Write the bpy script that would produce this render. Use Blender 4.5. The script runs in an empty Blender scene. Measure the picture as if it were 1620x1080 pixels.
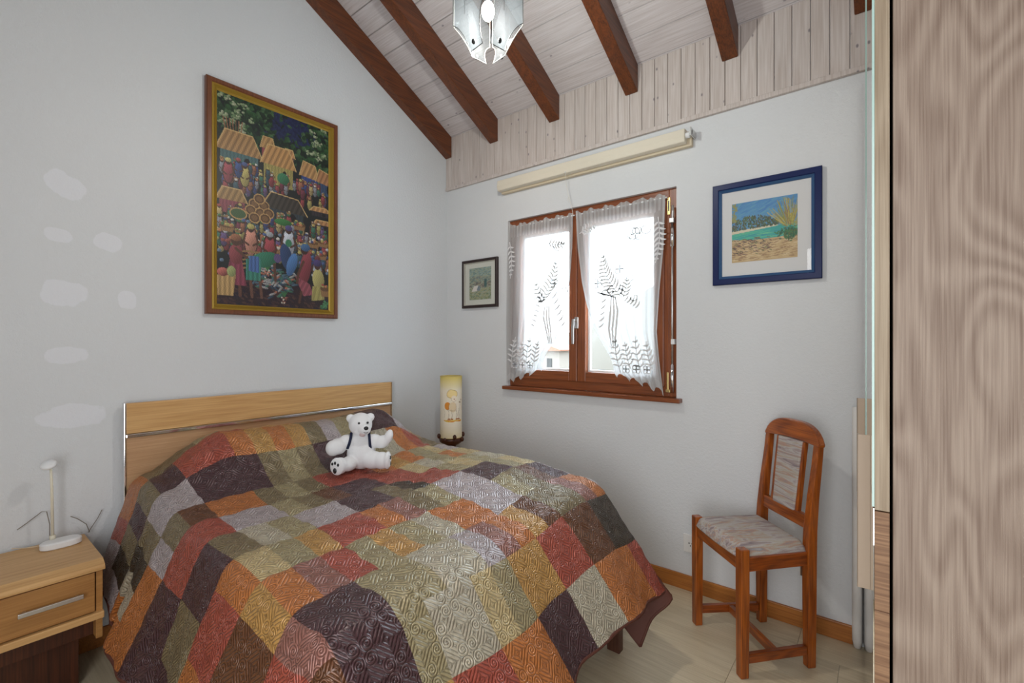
import bpy, math, random
import numpy as np
from mathutils import Vector, Matrix, Euler

R = math.radians
PI = math.pi
scene = bpy.context.scene
COL = scene.collection

# ------------------------------------------------------------------ camera, world, lights, exposure
cam_data = bpy.data.cameras.new('camera')
cam = bpy.data.objects.new('camera', cam_data)
COL.objects.link(cam)
cam.location = (2.522, -2.388, 1.25)
cam.rotation_euler = (R(90), 0, 0.6745)
cam_data.sensor_width = 36
cam_data.lens = 737 / 1620 * 36
cam_data.clip_start = 0.02
cam_data.clip_end = 500
scene.camera = cam

world = bpy.data.worlds.new('sky')
scene.world = world
world.use_nodes = True
wn = world.node_tree.nodes
bg = wn['Background']
bg.inputs['Color'].default_value = (0.74, 0.89, 1.0, 1)
bg.inputs['Strength'].default_value = 13.0


def area(name, loc, target, sx, sy, power, color):
    d = bpy.data.lights.new(name, 'AREA')
    d.shape = 'RECTANGLE'
    d.size, d.size_y = sx, sy
    d.energy = power
    d.color = color
    o = bpy.data.objects.new(name, d)
    COL.objects.link(o)
    o.location = loc
    o.rotation_euler = (Vector(target) - Vector(loc)).to_track_quat('-Z', 'Y').to_euler()
    return o


# added fill light behind the camera; the back wall has no opening
area('rear_fill', (2.48, -3.2, 1.25), (1.95, 0, 1.05), 1.15, 1.9, 28, (0.97, 0.98, 1.0))

scene.view_settings.view_transform = 'Standard'
scene.view_settings.look = 'None'
scene.view_settings.exposure = 0.23
scene.view_settings.gamma = 1.0
scene.view_settings.use_curve_mapping = False
PENDANT_WATTS = 26


# ------------------------------------------------------------------ mesh builder
class MB:
    def __init__(self):
        self.v = []
        self.f = []

    def add(self, vs, fs):
        o = len(self.v)
        self.v += [tuple(map(float, p)) for p in vs]
        self.f += [tuple(i + o for i in f) for f in fs]
        return self

    def box(self, x0, x1, y0, y1, z0, z1):
        return self.add([(x0, y0, z0), (x1, y0, z0), (x1, y1, z0), (x0, y1, z0),
                         (x0, y0, z1), (x1, y0, z1), (x1, y1, z1), (x0, y1, z1)],
                        [(0, 3, 2, 1), (4, 5, 6, 7), (0, 1, 5, 4), (1, 2, 6, 5), (2, 3, 7, 6), (3, 0, 4, 7)])

    def sweep(self, pts, w, d, side=(1, 0, 0)):
        """rectangular bar along pts; w along 'side', d along the other axis (numbers or lists)"""
        n = len(pts)
        ws = w if isinstance(w, (list, tuple)) else [w] * n
        dd = d if isinstance(d, (list, tuple)) else [d] * n
        P = [Vector(p) for p in pts]
        vs = []
        s0 = Vector(side).normalized()
        for i in range(n):
            t = (P[min(i + 1, n - 1)] - P[max(i - 1, 0)]).normalized()
            s = (s0 - t * s0.dot(t)).normalized()
            b = t.cross(s)
            for a, c in ((-1, -1), (1, -1), (1, 1), (-1, 1)):
                vs.append(P[i] + s * a * ws[i] / 2 + b * c * dd[i] / 2)
        fs = [(3, 2, 1, 0), tuple(4 * (n - 1) + k for k in range(4))]
        for i in range(n - 1):
            for k in range(4):
                a, b_ = 4 * i + k, 4 * i + (k + 1) % 4
                fs.append((a, b_, b_ + 4, a + 4))
        return self.add(vs, fs)

    def tube(self, pts, r, seg=8):
        n = len(pts)
        rs = r if isinstance(r, (list, tuple)) else [r] * n
        P = [Vector(p) for p in pts]
        vs = []
        last = None
        for i in range(n):
            t = (P[min(i + 1, n - 1)] - P[max(i - 1, 0)]).normalized()
            ref = last if last is not None else (Vector((0, 0, 1)) if abs(t.z) < .9 else Vector((1, 0, 0)))
            s = (ref - t * ref.dot(t))
            s = s.normalized() if s.length > 1e-6 else t.orthogonal().normalized()
            last = s
            b = t.cross(s)
            for k in range(seg):
                a = 2 * PI * k / seg
                vs.append(P[i] + (s * math.cos(a) + b * math.sin(a)) * rs[i])
        fs = [tuple(range(seg))[::-1], tuple(seg * (n - 1) + k for k in range(seg))]
        for i in range(n - 1):
            for k in range(seg):
                a, b_ = seg * i + k, seg * i + (k + 1) % seg
                fs.append((a, b_, b_ + seg, a + seg))
        return self.add(vs, fs)

    def lathe(self, c, prof, seg=28, cap=True):
        vs = []
        for r, z in prof:
            for k in range(seg):
                a = 2 * PI * k / seg
                vs.append((c[0] + r * math.cos(a), c[1] + r * math.sin(a), c[2] + z))
        n = len(prof)
        fs = []
        for i in range(n - 1):
            for k in range(seg):
                a, b_ = seg * i + k, seg * i + (k + 1) % seg
                fs.append((a, b_, b_ + seg, a + seg))
        if cap:
            fs += [tuple(range(seg))[::-1], tuple(seg * (n - 1) + k for k in range(seg))]
        return self.add(vs, fs)

    def prism(self, poly, off):
        """polygon (3D points) extruded by vector off"""
        n = len(poly)
        off = Vector(off)
        P = [Vector(p) for p in poly]
        vs = P + [p + off for p in P]
        fs = [tuple(range(n))[::-1], tuple(n + k for k in range(n))]
        for k in range(n):
            fs.append((k, (k + 1) % n, n + (k + 1) % n, n + k))
        return self.add(vs, fs)

    def ell(self, c, r, rot=(0, 0, 0), seg=24, ring=14):
        M = Euler(rot).to_matrix()
        vs = []
        for i in range(ring + 1):
            th = PI * i / ring
            for k in range(seg):
                a = 2 * PI * k / seg
                p = Vector((r[0] * math.sin(th) * math.cos(a), r[1] * math.sin(th) * math.sin(a), r[2] * math.cos(th)))
                vs.append(Vector(c) + M @ p)
        fs = []
        for i in range(ring):
            for k in range(seg):
                a, b_ = seg * i + k, seg * i + (k + 1) % seg
                fs.append((a, a + seg, b_ + seg, b_))
        return self.add(vs, fs)


def world_to_local(root, verts):
    top = root
    while top.parent is not None:
        top = top.parent
    M = Matrix.Translation(top.location) @ top.rotation_euler.to_matrix().to_4x4()
    Mi = M.inverted()
    return [tuple(Mi @ Vector(p)) for p in verts]


def part(name, mb, mat, parent=None, bevel=0, smooth=False, local=False, seg=2, origin=None):
    verts = mb.v
    if parent is not None and not local:
        verts = world_to_local(parent, verts)
    if origin is not None:
        verts = [(a - origin[0], b - origin[1], c - origin[2]) for a, b, c in verts]
    me = bpy.data.meshes.new(name)
    me.from_pydata(verts, [], mb.f)
    me.validate()
    me.update()
    if mat:
        me.materials.append(mat)
    if smooth:
        me.polygons.foreach_set('use_smooth', [True] * len(me.polygons))
    o = bpy.data.objects.new(name, me)
    COL.objects.link(o)
    if parent is not None:
        o.parent = parent
    if origin is not None:
        o.location = origin
    if bevel:
        m = o.modifiers.new('bevel', 'BEVEL')
        m.width = bevel
        m.segments = seg
        m.limit_method = 'ANGLE'
        m.angle_limit = R(35)
    return o


def thing(name, label, cat, loc=(0, 0, 0), rz=0, group=None):
    o = bpy.data.objects.new(name, None)
    COL.objects.link(o)
    o.empty_display_size = .05
    o.location = loc
    o.rotation_euler = (0, 0, rz)
    o['label'] = label
    o['category'] = cat
    if group:
        o['group'] = group
    return o


def tag(o, label, cat, group=None):
    o['label'] = label
    o['category'] = cat
    if group:
        o['group'] = group
    return o


def structure(o, label=None):
    o['kind'] = 'structure'
    if label:
        o['label'] = label
    return o


# ------------------------------------------------------------------ materials
def srgb(r, g, b):
    def f(c):
        c /= 255
        return c / 12.92 if c <= .04045 else ((c + .055) / 1.055) ** 2.4
    return (f(r), f(g), f(b), 1)


def newmat(name):
    m = bpy.data.materials.new(name)
    m.use_nodes = True
    nt = m.node_tree
    return m, nt, nt.nodes['Principled BSDF']


def N(nt, typ, **kw):
    n = nt.nodes.new(typ)
    for k, v in kw.items():
        setattr(n, k, v)
    return n


def plain(name, col, rough=.5, metal=0, spec=.5, bump=0, bscale=200, coat=0):
    m, nt, p = newmat(name)
    p.inputs['Base Color'].default_value = col
    p.inputs['Roughness'].default_value = rough
    p.inputs['Metallic'].default_value = metal
    p.inputs['Specular IOR Level'].default_value = spec
    p.inputs['Coat Weight'].default_value = coat
    if bump:
        tc = N(nt, 'ShaderNodeTexCoord')
        no = N(nt, 'ShaderNodeTexNoise')
        no.inputs['Scale'].default_value = bscale
        no.inputs['Detail'].default_value = 3
        nt.links.new(tc.outputs['Object'], no.inputs['Vector'])
        b = N(nt, 'ShaderNodeBump')
        b.inputs['Strength'].default_value = bump
        b.inputs['Distance'].default_value = .002
        nt.links.new(no.outputs['Fac'], b.inputs['Height'])
        nt.links.new(b.outputs['Normal'], p.inputs['Normal'])
    return m


def mixrgb(nt, fac, a, b, blend='MIX'):
    n = N(nt, 'ShaderNodeMix', data_type='RGBA', blend_type=blend)
    for sock, v in ((0, fac), (6, a), (7, b)):
        if hasattr(v, 'is_linked'):
            nt.links.new(v, n.inputs[sock])
        else:
            n.inputs[sock].default_value = v
    return n.outputs[2]


def math_(nt, op, a, b=None, c=None):
    n = N(nt, 'ShaderNodeMath', operation=op)
    for i, v in enumerate((a, b, c)):
        if v is None:
            continue
        if hasattr(v, 'is_linked'):
            nt.links.new(v, n.inputs[i])
        else:
            n.inputs[i].default_value = v
    return n.outputs[0]


def ramp(nt, fac, stops):
    n = N(nt, 'ShaderNodeValToRGB')
    e = n.color_ramp.elements
    while len(e) < len(stops):
        e.new(.5)
    for i, (pos, c) in enumerate(stops):
        e[i].position = pos
        e[i].color = c if len(c) == 4 else (*c, 1)
    nt.links.new(fac, n.inputs['Fac'])
    return n.outputs['Color']


def wood(name, light, dark, axis='Z', grain=1.0, rough=.4, figure=.5, vary=.12, coat=0, knots=0, knotcol=None, spec=.5, bump=.15, fine=190, figs=7, figm=55):
    """procedural wood: long fibres and cathedral figure along one object axis"""
    m, nt, p = newmat(name)
    tc = N(nt, 'ShaderNodeTexCoord')
    oi = N(nt, 'ShaderNodeObjectInfo')
    off = N(nt, 'ShaderNodeVectorMath', operation='MULTIPLY_ADD')
    comb = N(nt, 'ShaderNodeCombineXYZ')
    for i in range(3):
        nt.links.new(oi.outputs['Random'], comb.inputs[i])
    nt.links.new(comb.outputs[0], off.inputs[0])
    off.inputs[1].default_value = (7.3, 11.1, 5.7)
    nt.links.new(tc.outputs['Object'], off.inputs[2])
    ai = 'XYZ'.index(axis)

    def mapped(scale_along, scale_across):
        mp = N(nt, 'ShaderNodeMapping')
        s = [scale_across] * 3
        s[ai] = scale_along
        mp.inputs['Scale'].default_value = s
        nt.links.new(off.outputs[0], mp.inputs['Vector'])
        return mp.outputs[0]

    n1 = N(nt, 'ShaderNodeTexNoise')
    n1.inputs['Scale'].default_value = 1
    n1.inputs['Detail'].default_value = 4
    n1.inputs['Distortion'].default_value = .3
    nt.links.new(mapped(5 * grain, fine * grain), n1.inputs['Vector'])
    n2 = N(nt, 'ShaderNodeTexNoise')
    n2.inputs['Scale'].default_value = 1
    n2.inputs['Detail'].default_value = 2
    nt.links.new(mapped(1.2 * grain, figs * grain), n2.inputs['Vector'])
    # figure: contour lines of a smooth field
    ring = math_(nt, 'SINE', math_(nt, 'MULTIPLY', n2.outputs['Fac'], figm))
    ring = math_(nt, 'MULTIPLY_ADD', ring, .5, .5)
    f1 = ramp(nt, n1.outputs['Fac'], [(.35, (0, 0, 0)), (.68, (1, 1, 1))])
    fac = mixrgb(nt, figure, f1, ring)
    col = mixrgb(nt, fac, light, dark)
    # tone per piece
    tone = math_(nt, 'MULTIPLY_ADD', oi.outputs['Random'], 2 * vary, 1 - vary)
    tcomb = N(nt, 'ShaderNodeCombineColor')
    for i in range(3):
        nt.links.new(tone, tcomb.inputs[i])
    col = mixrgb(nt, 1.0, col, tcomb.outputs[0], 'MULTIPLY')
    if knots:
        vo = N(nt, 'ShaderNodeTexVoronoi')
        vo.inputs['Scale'].default_value = 1
        nt.links.new(mapped(knots, knots * 1.7), vo.inputs['Vector'])
        kf = ramp(nt, vo.outputs['Distance'], [(.0, (.85, .85, .85)), (.055, (.7, .7, .7)), (.10, (0, 0, 0))])
        col = mixrgb(nt, kf, col, knotcol)
    nt.links.new(col, p.inputs['Base Color'])
    p.inputs['Roughness'].default_value = rough
    p.inputs['Coat Weight'].default_value = coat
    p.inputs['Specular IOR Level'].default_value = spec
    if bump:
        b = N(nt, 'ShaderNodeBump')
        b.inputs['Strength'].default_value = bump
        b.inputs['Distance'].default_value = .001
        nt.links.new(n1.outputs['Fac'], b.inputs['Height'])
        nt.links.new(b.outputs['Normal'], p.inputs['Normal'])
    return m


def plaster(name, col, patches=()):
    m, nt, p = newmat(name)
    tc = N(nt, 'ShaderNodeTexCoord')
    no = N(nt, 'ShaderNodeTexNoise')
    no.inputs['Scale'].default_value = 75
    no.inputs['Detail'].default_value = 5
    no.inputs['Roughness'].default_value = .6
    nt.links.new(tc.outputs['Object'], no.inputs['Vector'])
    n2 = N(nt, 'ShaderNodeTexNoise')
    n2.inputs['Scale'].default_value = 260
    n2.inputs['Detail'].default_value = 2
    nt.links.new(tc.outputs['Object'], n2.inputs['Vector'])
    h = math_(nt, 'ADD', no.outputs['Fac'], math_(nt, 'MULTIPLY', n2.outputs['Fac'], .4))
    b = N(nt, 'ShaderNodeBump')
    b.inputs['Strength'].default_value = .55
    b.inputs['Distance'].default_value = .004
    nt.links.new(h, b.inputs['Height'])
    nt.links.new(b.outputs['Normal'], p.inputs['Normal'])
    n3 = N(nt, 'ShaderNodeTexNoise')
    n3.inputs['Scale'].default_value = 2.2
    n3.inputs['Detail'].default_value = 2
    nt.links.new(tc.outputs['Object'], n3.inputs['Vector'])
    c = mixrgb(nt, n3.outputs['Fac'], col, tuple(q * .955 for q in col[:3]) + (1,))
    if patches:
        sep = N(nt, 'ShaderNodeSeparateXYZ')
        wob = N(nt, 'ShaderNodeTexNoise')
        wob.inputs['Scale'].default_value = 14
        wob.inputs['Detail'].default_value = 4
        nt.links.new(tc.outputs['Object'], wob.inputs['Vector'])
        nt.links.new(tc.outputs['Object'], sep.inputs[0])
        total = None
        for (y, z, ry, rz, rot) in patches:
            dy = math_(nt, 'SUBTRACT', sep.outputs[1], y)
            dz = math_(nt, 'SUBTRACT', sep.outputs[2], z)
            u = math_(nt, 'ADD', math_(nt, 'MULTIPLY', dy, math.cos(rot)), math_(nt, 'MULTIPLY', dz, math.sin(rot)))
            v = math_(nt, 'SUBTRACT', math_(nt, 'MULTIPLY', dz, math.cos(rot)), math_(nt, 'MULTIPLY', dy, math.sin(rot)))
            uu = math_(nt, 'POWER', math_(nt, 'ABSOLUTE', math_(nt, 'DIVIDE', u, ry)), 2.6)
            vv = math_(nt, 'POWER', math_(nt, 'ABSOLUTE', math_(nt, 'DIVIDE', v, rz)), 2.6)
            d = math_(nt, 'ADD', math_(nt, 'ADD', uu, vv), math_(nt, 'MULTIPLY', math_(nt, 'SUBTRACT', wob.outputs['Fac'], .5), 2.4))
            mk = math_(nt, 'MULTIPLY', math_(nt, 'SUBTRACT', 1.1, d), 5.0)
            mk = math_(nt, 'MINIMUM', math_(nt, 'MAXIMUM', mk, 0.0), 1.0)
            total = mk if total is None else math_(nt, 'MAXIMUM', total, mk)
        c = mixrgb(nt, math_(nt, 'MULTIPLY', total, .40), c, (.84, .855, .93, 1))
    nt.links.new(c, p.inputs['Base Color'])
    p.inputs['Roughness'].default_value = .9
    p.inputs['Specular IOR Level'].default_value = .2
    return m


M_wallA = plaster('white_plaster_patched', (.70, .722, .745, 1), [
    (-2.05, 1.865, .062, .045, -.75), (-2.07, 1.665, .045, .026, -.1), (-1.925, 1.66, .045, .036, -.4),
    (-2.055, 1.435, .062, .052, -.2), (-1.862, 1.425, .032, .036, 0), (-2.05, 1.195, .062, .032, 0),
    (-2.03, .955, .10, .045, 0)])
M_wall = plaster('white_plaster', (.71, .725, .74, 1))
M_rafter = wood('rafter_stain', srgb(114, 60, 26), srgb(68, 33, 14), 'Y', 1.0, .42, .3, .10, coat=.1)
M_board = wood('whitewashed_board', srgb(212, 206, 207), srgb(190, 181, 180), 'X', .9, .6, .18, .035, knots=9, knotcol=srgb(120, 112, 122), bump=.1)
M_plank = wood('whitewashed_plank', srgb(210, 201, 196), srgb(186, 173, 165), 'Z', .9, .6, .2, .04, knots=10, knotcol=srgb(112, 104, 112), bump=.1)
M_base = wood('baseboard_wood', srgb(184, 118, 52), srgb(150, 88, 36), 'X', 1, .4, .2, .03)
M_floorm = wood('oak_laminate', srgb(216, 202, 174), srgb(194, 178, 148), 'X', .8, .36, .35, .05, bump=.05)
M_winwood = wood('window_wood', srgb(146, 80, 40), srgb(110, 54, 24), 'X', 1, .35, .2, .05, coat=.2)
M_winwoodZ = wood('window_wood_upright', srgb(146, 80, 40), srgb(110, 54, 24), 'Z', 1, .35, .2, .05, coat=.2)
M_chairZ = wood('chair_wood_upright', srgb(176, 92, 24), srgb(104, 44, 10), 'Z', 1.3, .28, .4, .06, coat=.35)
M_chairX = wood('chair_wood_across', srgb(176, 92, 24), srgb(106, 44, 10), 'X', 1.3, .28, .45, .05, coat=.35)
M_chairY = wood('chair_wood_deep', srgb(158, 76, 20), srgb(100, 42, 10), 'Y', 1.3, .3, .4, .05, coat=.3)
M_beech = wood('beech_wood_across', srgb(214, 172, 116), srgb(190, 144, 90), 'Y', .8, .4, .30, .04)
M_beech2 = wood('beech_wood_lower', srgb(200, 160, 122), srgb(180, 138, 100), 'Y', .8, .4, .2, .03)
M_beechd = wood('beech_wood_drawer', srgb(176, 128, 72), srgb(152, 104, 54), 'Y', .8, .42, .28, .03)
M_oak = wood('wardrobe_oak', srgb(158, 141, 126), srgb(118, 98, 84), 'Z', 1.35, .6, .42, .0, knots=1.3, knotcol=srgb(70, 54, 46), bump=.35, fine=330, figs=4.2, figm=120)
M_oak2 = wood('wardrobe_edge_oak', srgb(172, 156, 134), srgb(138, 120, 98), 'Z', 1.2, .6, .3, .0, bump=.2, fine=300, figs=14)
M_endgrain = wood('wardrobe_end_grain', srgb(158, 122, 90), srgb(112, 78, 54), 'X', 1.6, .6, .5, .15, bump=.3, figs=18, figm=70)
M_darkwood = wood('dark_carved_wood', srgb(84, 42, 22), srgb(50, 22, 12), 'Z', 1, .35, .3, .05)
M_bedleg = wood('dark_bed_leg', srgb(92, 56, 40), srgb(64, 36, 26), 'Z', 1, .45, .2, .05)
M_white = plain('white_plastic', (.82, .83, .84, 1), .3)
M_chrome = plain('chrome', (.82, .82, .83, 1), .12, 1)
M_steel = plain('brushed_metal', (.62, .61, .60, 1), .34, 1)
M_brass = plain('brass', (.75, .58, .25, 1), .28, 1)
M_black = plain('black_plastic', (.012, .012, .014, 1), .3)
M_dark = plain('dark_gap', (.02, .018, .016, 1), .8)
M_navyframe = plain('navy_lacquer', srgb(4, 26, 80), .38, spec=.35)
M_navyin = plain('navy_inner_slip', srgb(38, 78, 120), .4)
M_blackframe = plain('black_brown_frame', srgb(40, 22, 20), .35)
M_mat = plain('cream_mat_board', (.70, .70, .70, 1), .8)
M_mat2 = plain('ivory_mat_board', srgb(205, 206, 196), .8)
M_gold = plain('gilt_slip', srgb(168, 138, 56), .42, .45, bump=.2, bscale=300)
M_silver = plain('silver_slip', (.62, .60, .55, 1), .3, .8)
M_brownframe = wood('brown_frame', srgb(124, 76, 50), srgb(98, 56, 36), 'Z', 1, .35, .15, .03)
M_blind = plain('cream_blind_fabric', srgb(222, 214, 196), .7)
M_fur = plain('white_plush', (.84, .85, .87, 1), .95, 0, .1, bump=.9, bscale=420)
M_furpink = plain('pale_plush', srgb(206, 186, 186), .95, 0, .1)
M_navy = plain('navy_ribbon', srgb(20, 28, 58), .8)
M_mattress = plain('mattress_cloth', (.7, .69, .66, 1), .9)
M_outlet = plain('outlet_plastic', (.78, .77, .75, 1), .35)
M_champ = plain('champagne_metal', srgb(186, 166, 146), .6, 0)
M_rollm = plain('ribbed_white_cloth', (.72, .70, .67, 1), .9, bump=.8, bscale=60)


def glassmat(name, tint=(1, 1, 1, 1), refl=.06):
    m = bpy.data.materials.new(name)
    m.use_nodes = True
    nt = m.node_tree
    nt.nodes.clear()
    out = N(nt, 'ShaderNodeOutputMaterial')
    tr = N(nt, 'ShaderNodeBsdfTransparent')
    tr.inputs[0].default_value = tint
    gl = N(nt, 'ShaderNodeBsdfGlossy')
    gl.inputs['Roughness'].default_value = .01
    lw = N(nt, 'ShaderNodeLayerWeight')
    lw.inputs[0].default_value = .5
    fac = math_(nt, 'MULTIPLY_ADD', math_(nt, 'POWER', lw.outputs['Facing'], 4.0), .55, .035)
    mx = N(nt, 'ShaderNodeMixShader')
    nt.links.new(fac, mx.inputs[0])
    nt.links.new(tr.outputs[0], mx.inputs[1])
    nt.links.new(gl.outputs[0], mx.inputs[2])
    nt.links.new(mx.outputs[0], out.inputs[0])
    return m


M_glass = glassmat('window_glass')
M_picglass = glassmat('picture_glass')


def mirror():
    m, nt, p = newmat('mirror')
    p.inputs['Base Color'].default_value = (.86, .89, .88, 1)
    p.inputs['Metallic'].default_value = 1
    p.inputs['Roughness'].default_value = .015
    return m


M_mirror = mirror()
M_glassedge = plain('green_glass_edge', srgb(176, 206, 198), .2)


def vcol(name, rough=.6, coat=0, noise=0):
    m, nt, p = newmat(name)
    a = N(nt, 'ShaderNodeVertexColor')
    a.layer_name = 'Col'
    c = a.outputs['Color']
    nt.links.new(c, p.inputs['Base Color'])
    p.inputs['Roughness'].default_value = rough
    p.inputs['Coat Weight'].default_value = coat
    return m, nt, p


M_paint, _, _ = vcol('painted_canvas', .45)
M_print, _, _ = vcol('printed_paper', .7)


# ------------------------------------------------------------------ room shell
CEIL0, SL = 2.728, .529
XR, YB = 3.15, -3.35
SLOPE = math.atan(SL)


def ceil_z(y):
    return CEIL0 - SL * y


# floor: laid in laminate planks running along the window wall
fl = structure(part('floor', MB().box(-.1, XR + .1, YB - .1, .1, -.08, -.004), M_dark))
rng = random.Random(4)
pw = .19
row = 0
y = 0.0
while y > YB:
    x = -rng.uniform(0, 1.1)
    while x < XR:
        x1 = min(x + 1.25, XR)
        xa = max(x, 0)
        if x1 - xa > .03:
            part('plank', MB().box(xa + .0006, x1 - .0006, max(y - pw, YB) + .0006, y - .0006, -.004, 0), M_floorm, fl)
        x += 1.25
    y -= pw
    row += 1

# left wall (headboard wall), gable profile
wl = structure(part('wall_left', MB().prism([(-.12, YB, -.05), (-.12, .25, -.05), (-.12, .25, ceil_z(.25) + .05), (-.12, YB, ceil_z(YB) + .05)], (.12, 0, 0)), M_wallA))
# right wall (window wall) with the opening
WX0, WX1, WZ0, WZ1 = .578, 1.690, .957, 2.045
mb = MB()
zt = ceil_z(0) + .12
mb.box(0, WX0, 0, .25, -.05, zt).box(WX1, XR, 0, .25, -.05, zt).box(WX0, WX1, 0, .25, -.05, WZ0).box(WX0, WX1, 0, .25, WZ1, zt)
wr = structure(part('wall_right', mb, M_wall))
structure(part('wall_near', MB().prism([(XR, YB, -.05), (XR, .25, -.05), (XR, .25, ceil_z(.25) + .05), (XR, YB, ceil_z(YB) + .05)], (.12, 0, 0)), M_wall))
structure(part('wall_back', MB().box(0, XR, YB - .12, YB, -.05, ceil_z(YB) + .05), M_wall))

# ceiling backing, boards, rafters
ce = structure(part('ceiling', MB().prism([(-.12, .25, ceil_z(.25) + .02), (-.12, YB - .12, ceil_z(YB - .12) + .02), (-.12, YB - .12, ceil_z(YB) + .2), (-.12, .25, ceil_z(.25) + .14)], (XR + .24, 0, 0)), M_dark))
y = -.018
first = True
edges = [0.0, -.018]
while edges[-1] > YB:
    edges.append(edges[-1] - .1165)
for a, b in zip(edges[:-1], edges[1:]):
    b = max(b, YB)
    g = .0026
    mb = MB().prism([(0.001, a - g, ceil_z(a - g)), (0.001, b + g, ceil_z(b + g)), (0.001, b + g, ceil_z(b + g) + .014), (0.001, a - g, ceil_z(a - g) + .014)], (XR - .002, 0, 0))
    part('board', mb, M_board, ce)
RX = [(.001, .064), (.434, .506), (.918, .992), (1.418, 1.490), (1.914, 1.986), (2.425, 2.497), (2.93, 3.0)]
RDROP = .150
for x0, x1 in RX:
    mb = MB().prism([(x0, -.016, ceil_z(-.016) - RDROP), (x0, YB, ceil_z(YB) - RDROP), (x0, YB, ceil_z(YB) - .002), (x0, -.016, ceil_z(-.016) - .002)], (x1 - x0, 0, 0))
    part('rafter', mb, M_rafter, ce, bevel=.004)

# vertical whitewashed planks above the window wall
PZ = 2.352
pitch = .0692
x = .058 - pitch
while x < XR:
    xa, xb = max(x, 0.001) + .0012, min(x + pitch, XR) - .0012
    if xb - xa > .004:
        part('plank', MB().box(xa, xb, -.014, -.001, PZ + .018, ceil_z(-.012) - .001), M_plank, wr, bevel=.0015, seg=1)
    x += pitch
part('cover_strip', MB().box(0.001, XR, -.020, -.001, PZ, PZ + .022), M_plank, wr, bevel=.002)

# baseboards
structure(part('baseboard_right', MB().box(.013, 2.42, -.013, 0, 0, .075), M_base, bevel=.003))
structure(part('baseboard_left', MB().box(0, .013, YB, 0, 0, .075), M_base, bevel=.003))

# ------------------------------------------------------------------ window
win = structure(thing('window_1', 'brown wooden casement window with two sashes', 'window', (WX0, 0, WZ0)))
del win['category']
fy0, fy1 = .022, .085


def frame_ring(x0, x1, z0, z1, w, y0, y1, wb=None, wt=None):
    wb = wb or w
    wt = wt or w
    a = MB().box(x0, x0 + w, y0, y1, z0, z1).box(x1 - w, x1, y0, y1, z0, z1)
    b = MB().box(x0 + w, x1 - w, y0, y1, z0, z0 + wb).box(x0 + w, x1 - w, y0, y1, z1 - wt, z1)
    return a, b


a, b = frame_ring(WX0, WX1, WZ0 + .004, WZ1, .045, fy0, fy1 + .02, .060, .055)
a.box(WX1 - .080, WX1 - .044, fy0, fy1 + .02, WZ0 + .064, WZ1 - .055)
part('frame_stiles', a, M_winwoodZ, win, bevel=.003)
part('frame_rails', b, M_winwood, win, bevel=.003)
XM = 1.098
for i, (x0, x1) in enumerate(((WX0 + .042, XM - .002), (XM + .002, WX1 - .070))):
    a, b = frame_ring(x0, x1, WZ0 + .056, WZ1 - .050, .055, fy0 - .012, fy0 + .05, .058, .062)
    s = part('sash', MB().add(a.v, a.f), M_winwoodZ, win, bevel=.004)
    part('sash_rails', b, M_winwood, s, bevel=.003)
    gx0, gx1, gz0, gz1 = x0 + .055, x1 - .055, WZ0 + .114, WZ1 - .112
    # pale sealing bead around the pane
    a, b = frame_ring(gx0, gx1, gz0, gz1, .012, fy0 + .02, fy0 + .04)
    part('glazing_bead', a.add(b.v, b.f), M_white, s)
    part('glass_pane', MB().box(gx0 + .012, gx1 - .012, fy0 + .028, fy0 + .032, gz0 + .012, gz1 - .012), M_glass, s)
# handle on the meeting stile
hx = 1.097
h = part('handle_plate', MB().box(hx - .014, hx + .014, fy0 - .020, fy0 - .011, 1.325, 1.395), M_steel, win, bevel=.006)
part('handle_lever', MB().tube([(hx, fy0 - .015, 1.372), (hx, fy0 - .05, 1.372)], .007, 10).sweep([(hx - .001, fy0 - .05, 1.382), (hx - .003, fy0 - .055, 1.33), (hx - .004, fy0 - .052, 1.235)], [.016, .018, .015], .009), M_steel, h, bevel=.002)
# hinge hardware on the right
part('hinge', MB().box(1.636, 1.652, fy0 - .004, fy0 - .001, 1.91, 2.0), M_brass, win, bevel=.003)
part('hinge_slot', MB().box(1.6405, 1.6475, fy0 - .006, fy0 - .003, 1.93, 1.985), M_black, win)
part('hinge', MB().box(1.634, 1.644, fy0 - .010, fy0 - .001, .99, 1.09).box(1.630, 1.654, fy0 - .014, fy0 - .001, .985, 1.0), M_brass, win, bevel=.002)
part('window_sill', MB().box(.560, 1.720, -.042, .060, .938, .960), M_winwood, win, bevel=.004)

# crank rod standing in front of the right stile
rod = thing('crank_rod', 'silver crank rod standing upright at the right edge of the window', 'crank rod', (1.668, .004, .985))
rx, ry = 1.668, .002
part('rod', MB().tube([(rx, ry, 1.0), (rx, ry, 1.86)], .0055, 10), M_steel, rod, smooth=True)
part('grip', MB().tube([(rx, ry, .985), (rx, ry, 1.13)], .009, 12), M_chrome, rod, smooth=True)
part('sleeve', MB().tube([(rx, ry, 1.74), (rx, ry, 1.84)], .010, 12), M_chrome, rod, smooth=True)
part('crank_joint', MB().box(rx - .012, rx + .012, ry - .014, ry + .014, 1.86, 1.885).tube([(rx, ry, 1.87), (rx + .006, ry - .01, 1.92), (rx + .002, ry, 1.95)], .006, 8), M_steel, rod, bevel=.002)
part('rod_clip', MB().box(rx - .004, rx + .014, ry - .012, ry + .02, 1.235, 1.262), M_white, rod, bevel=.002)

# ------------------------------------------------------------------ lace curtains


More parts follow.
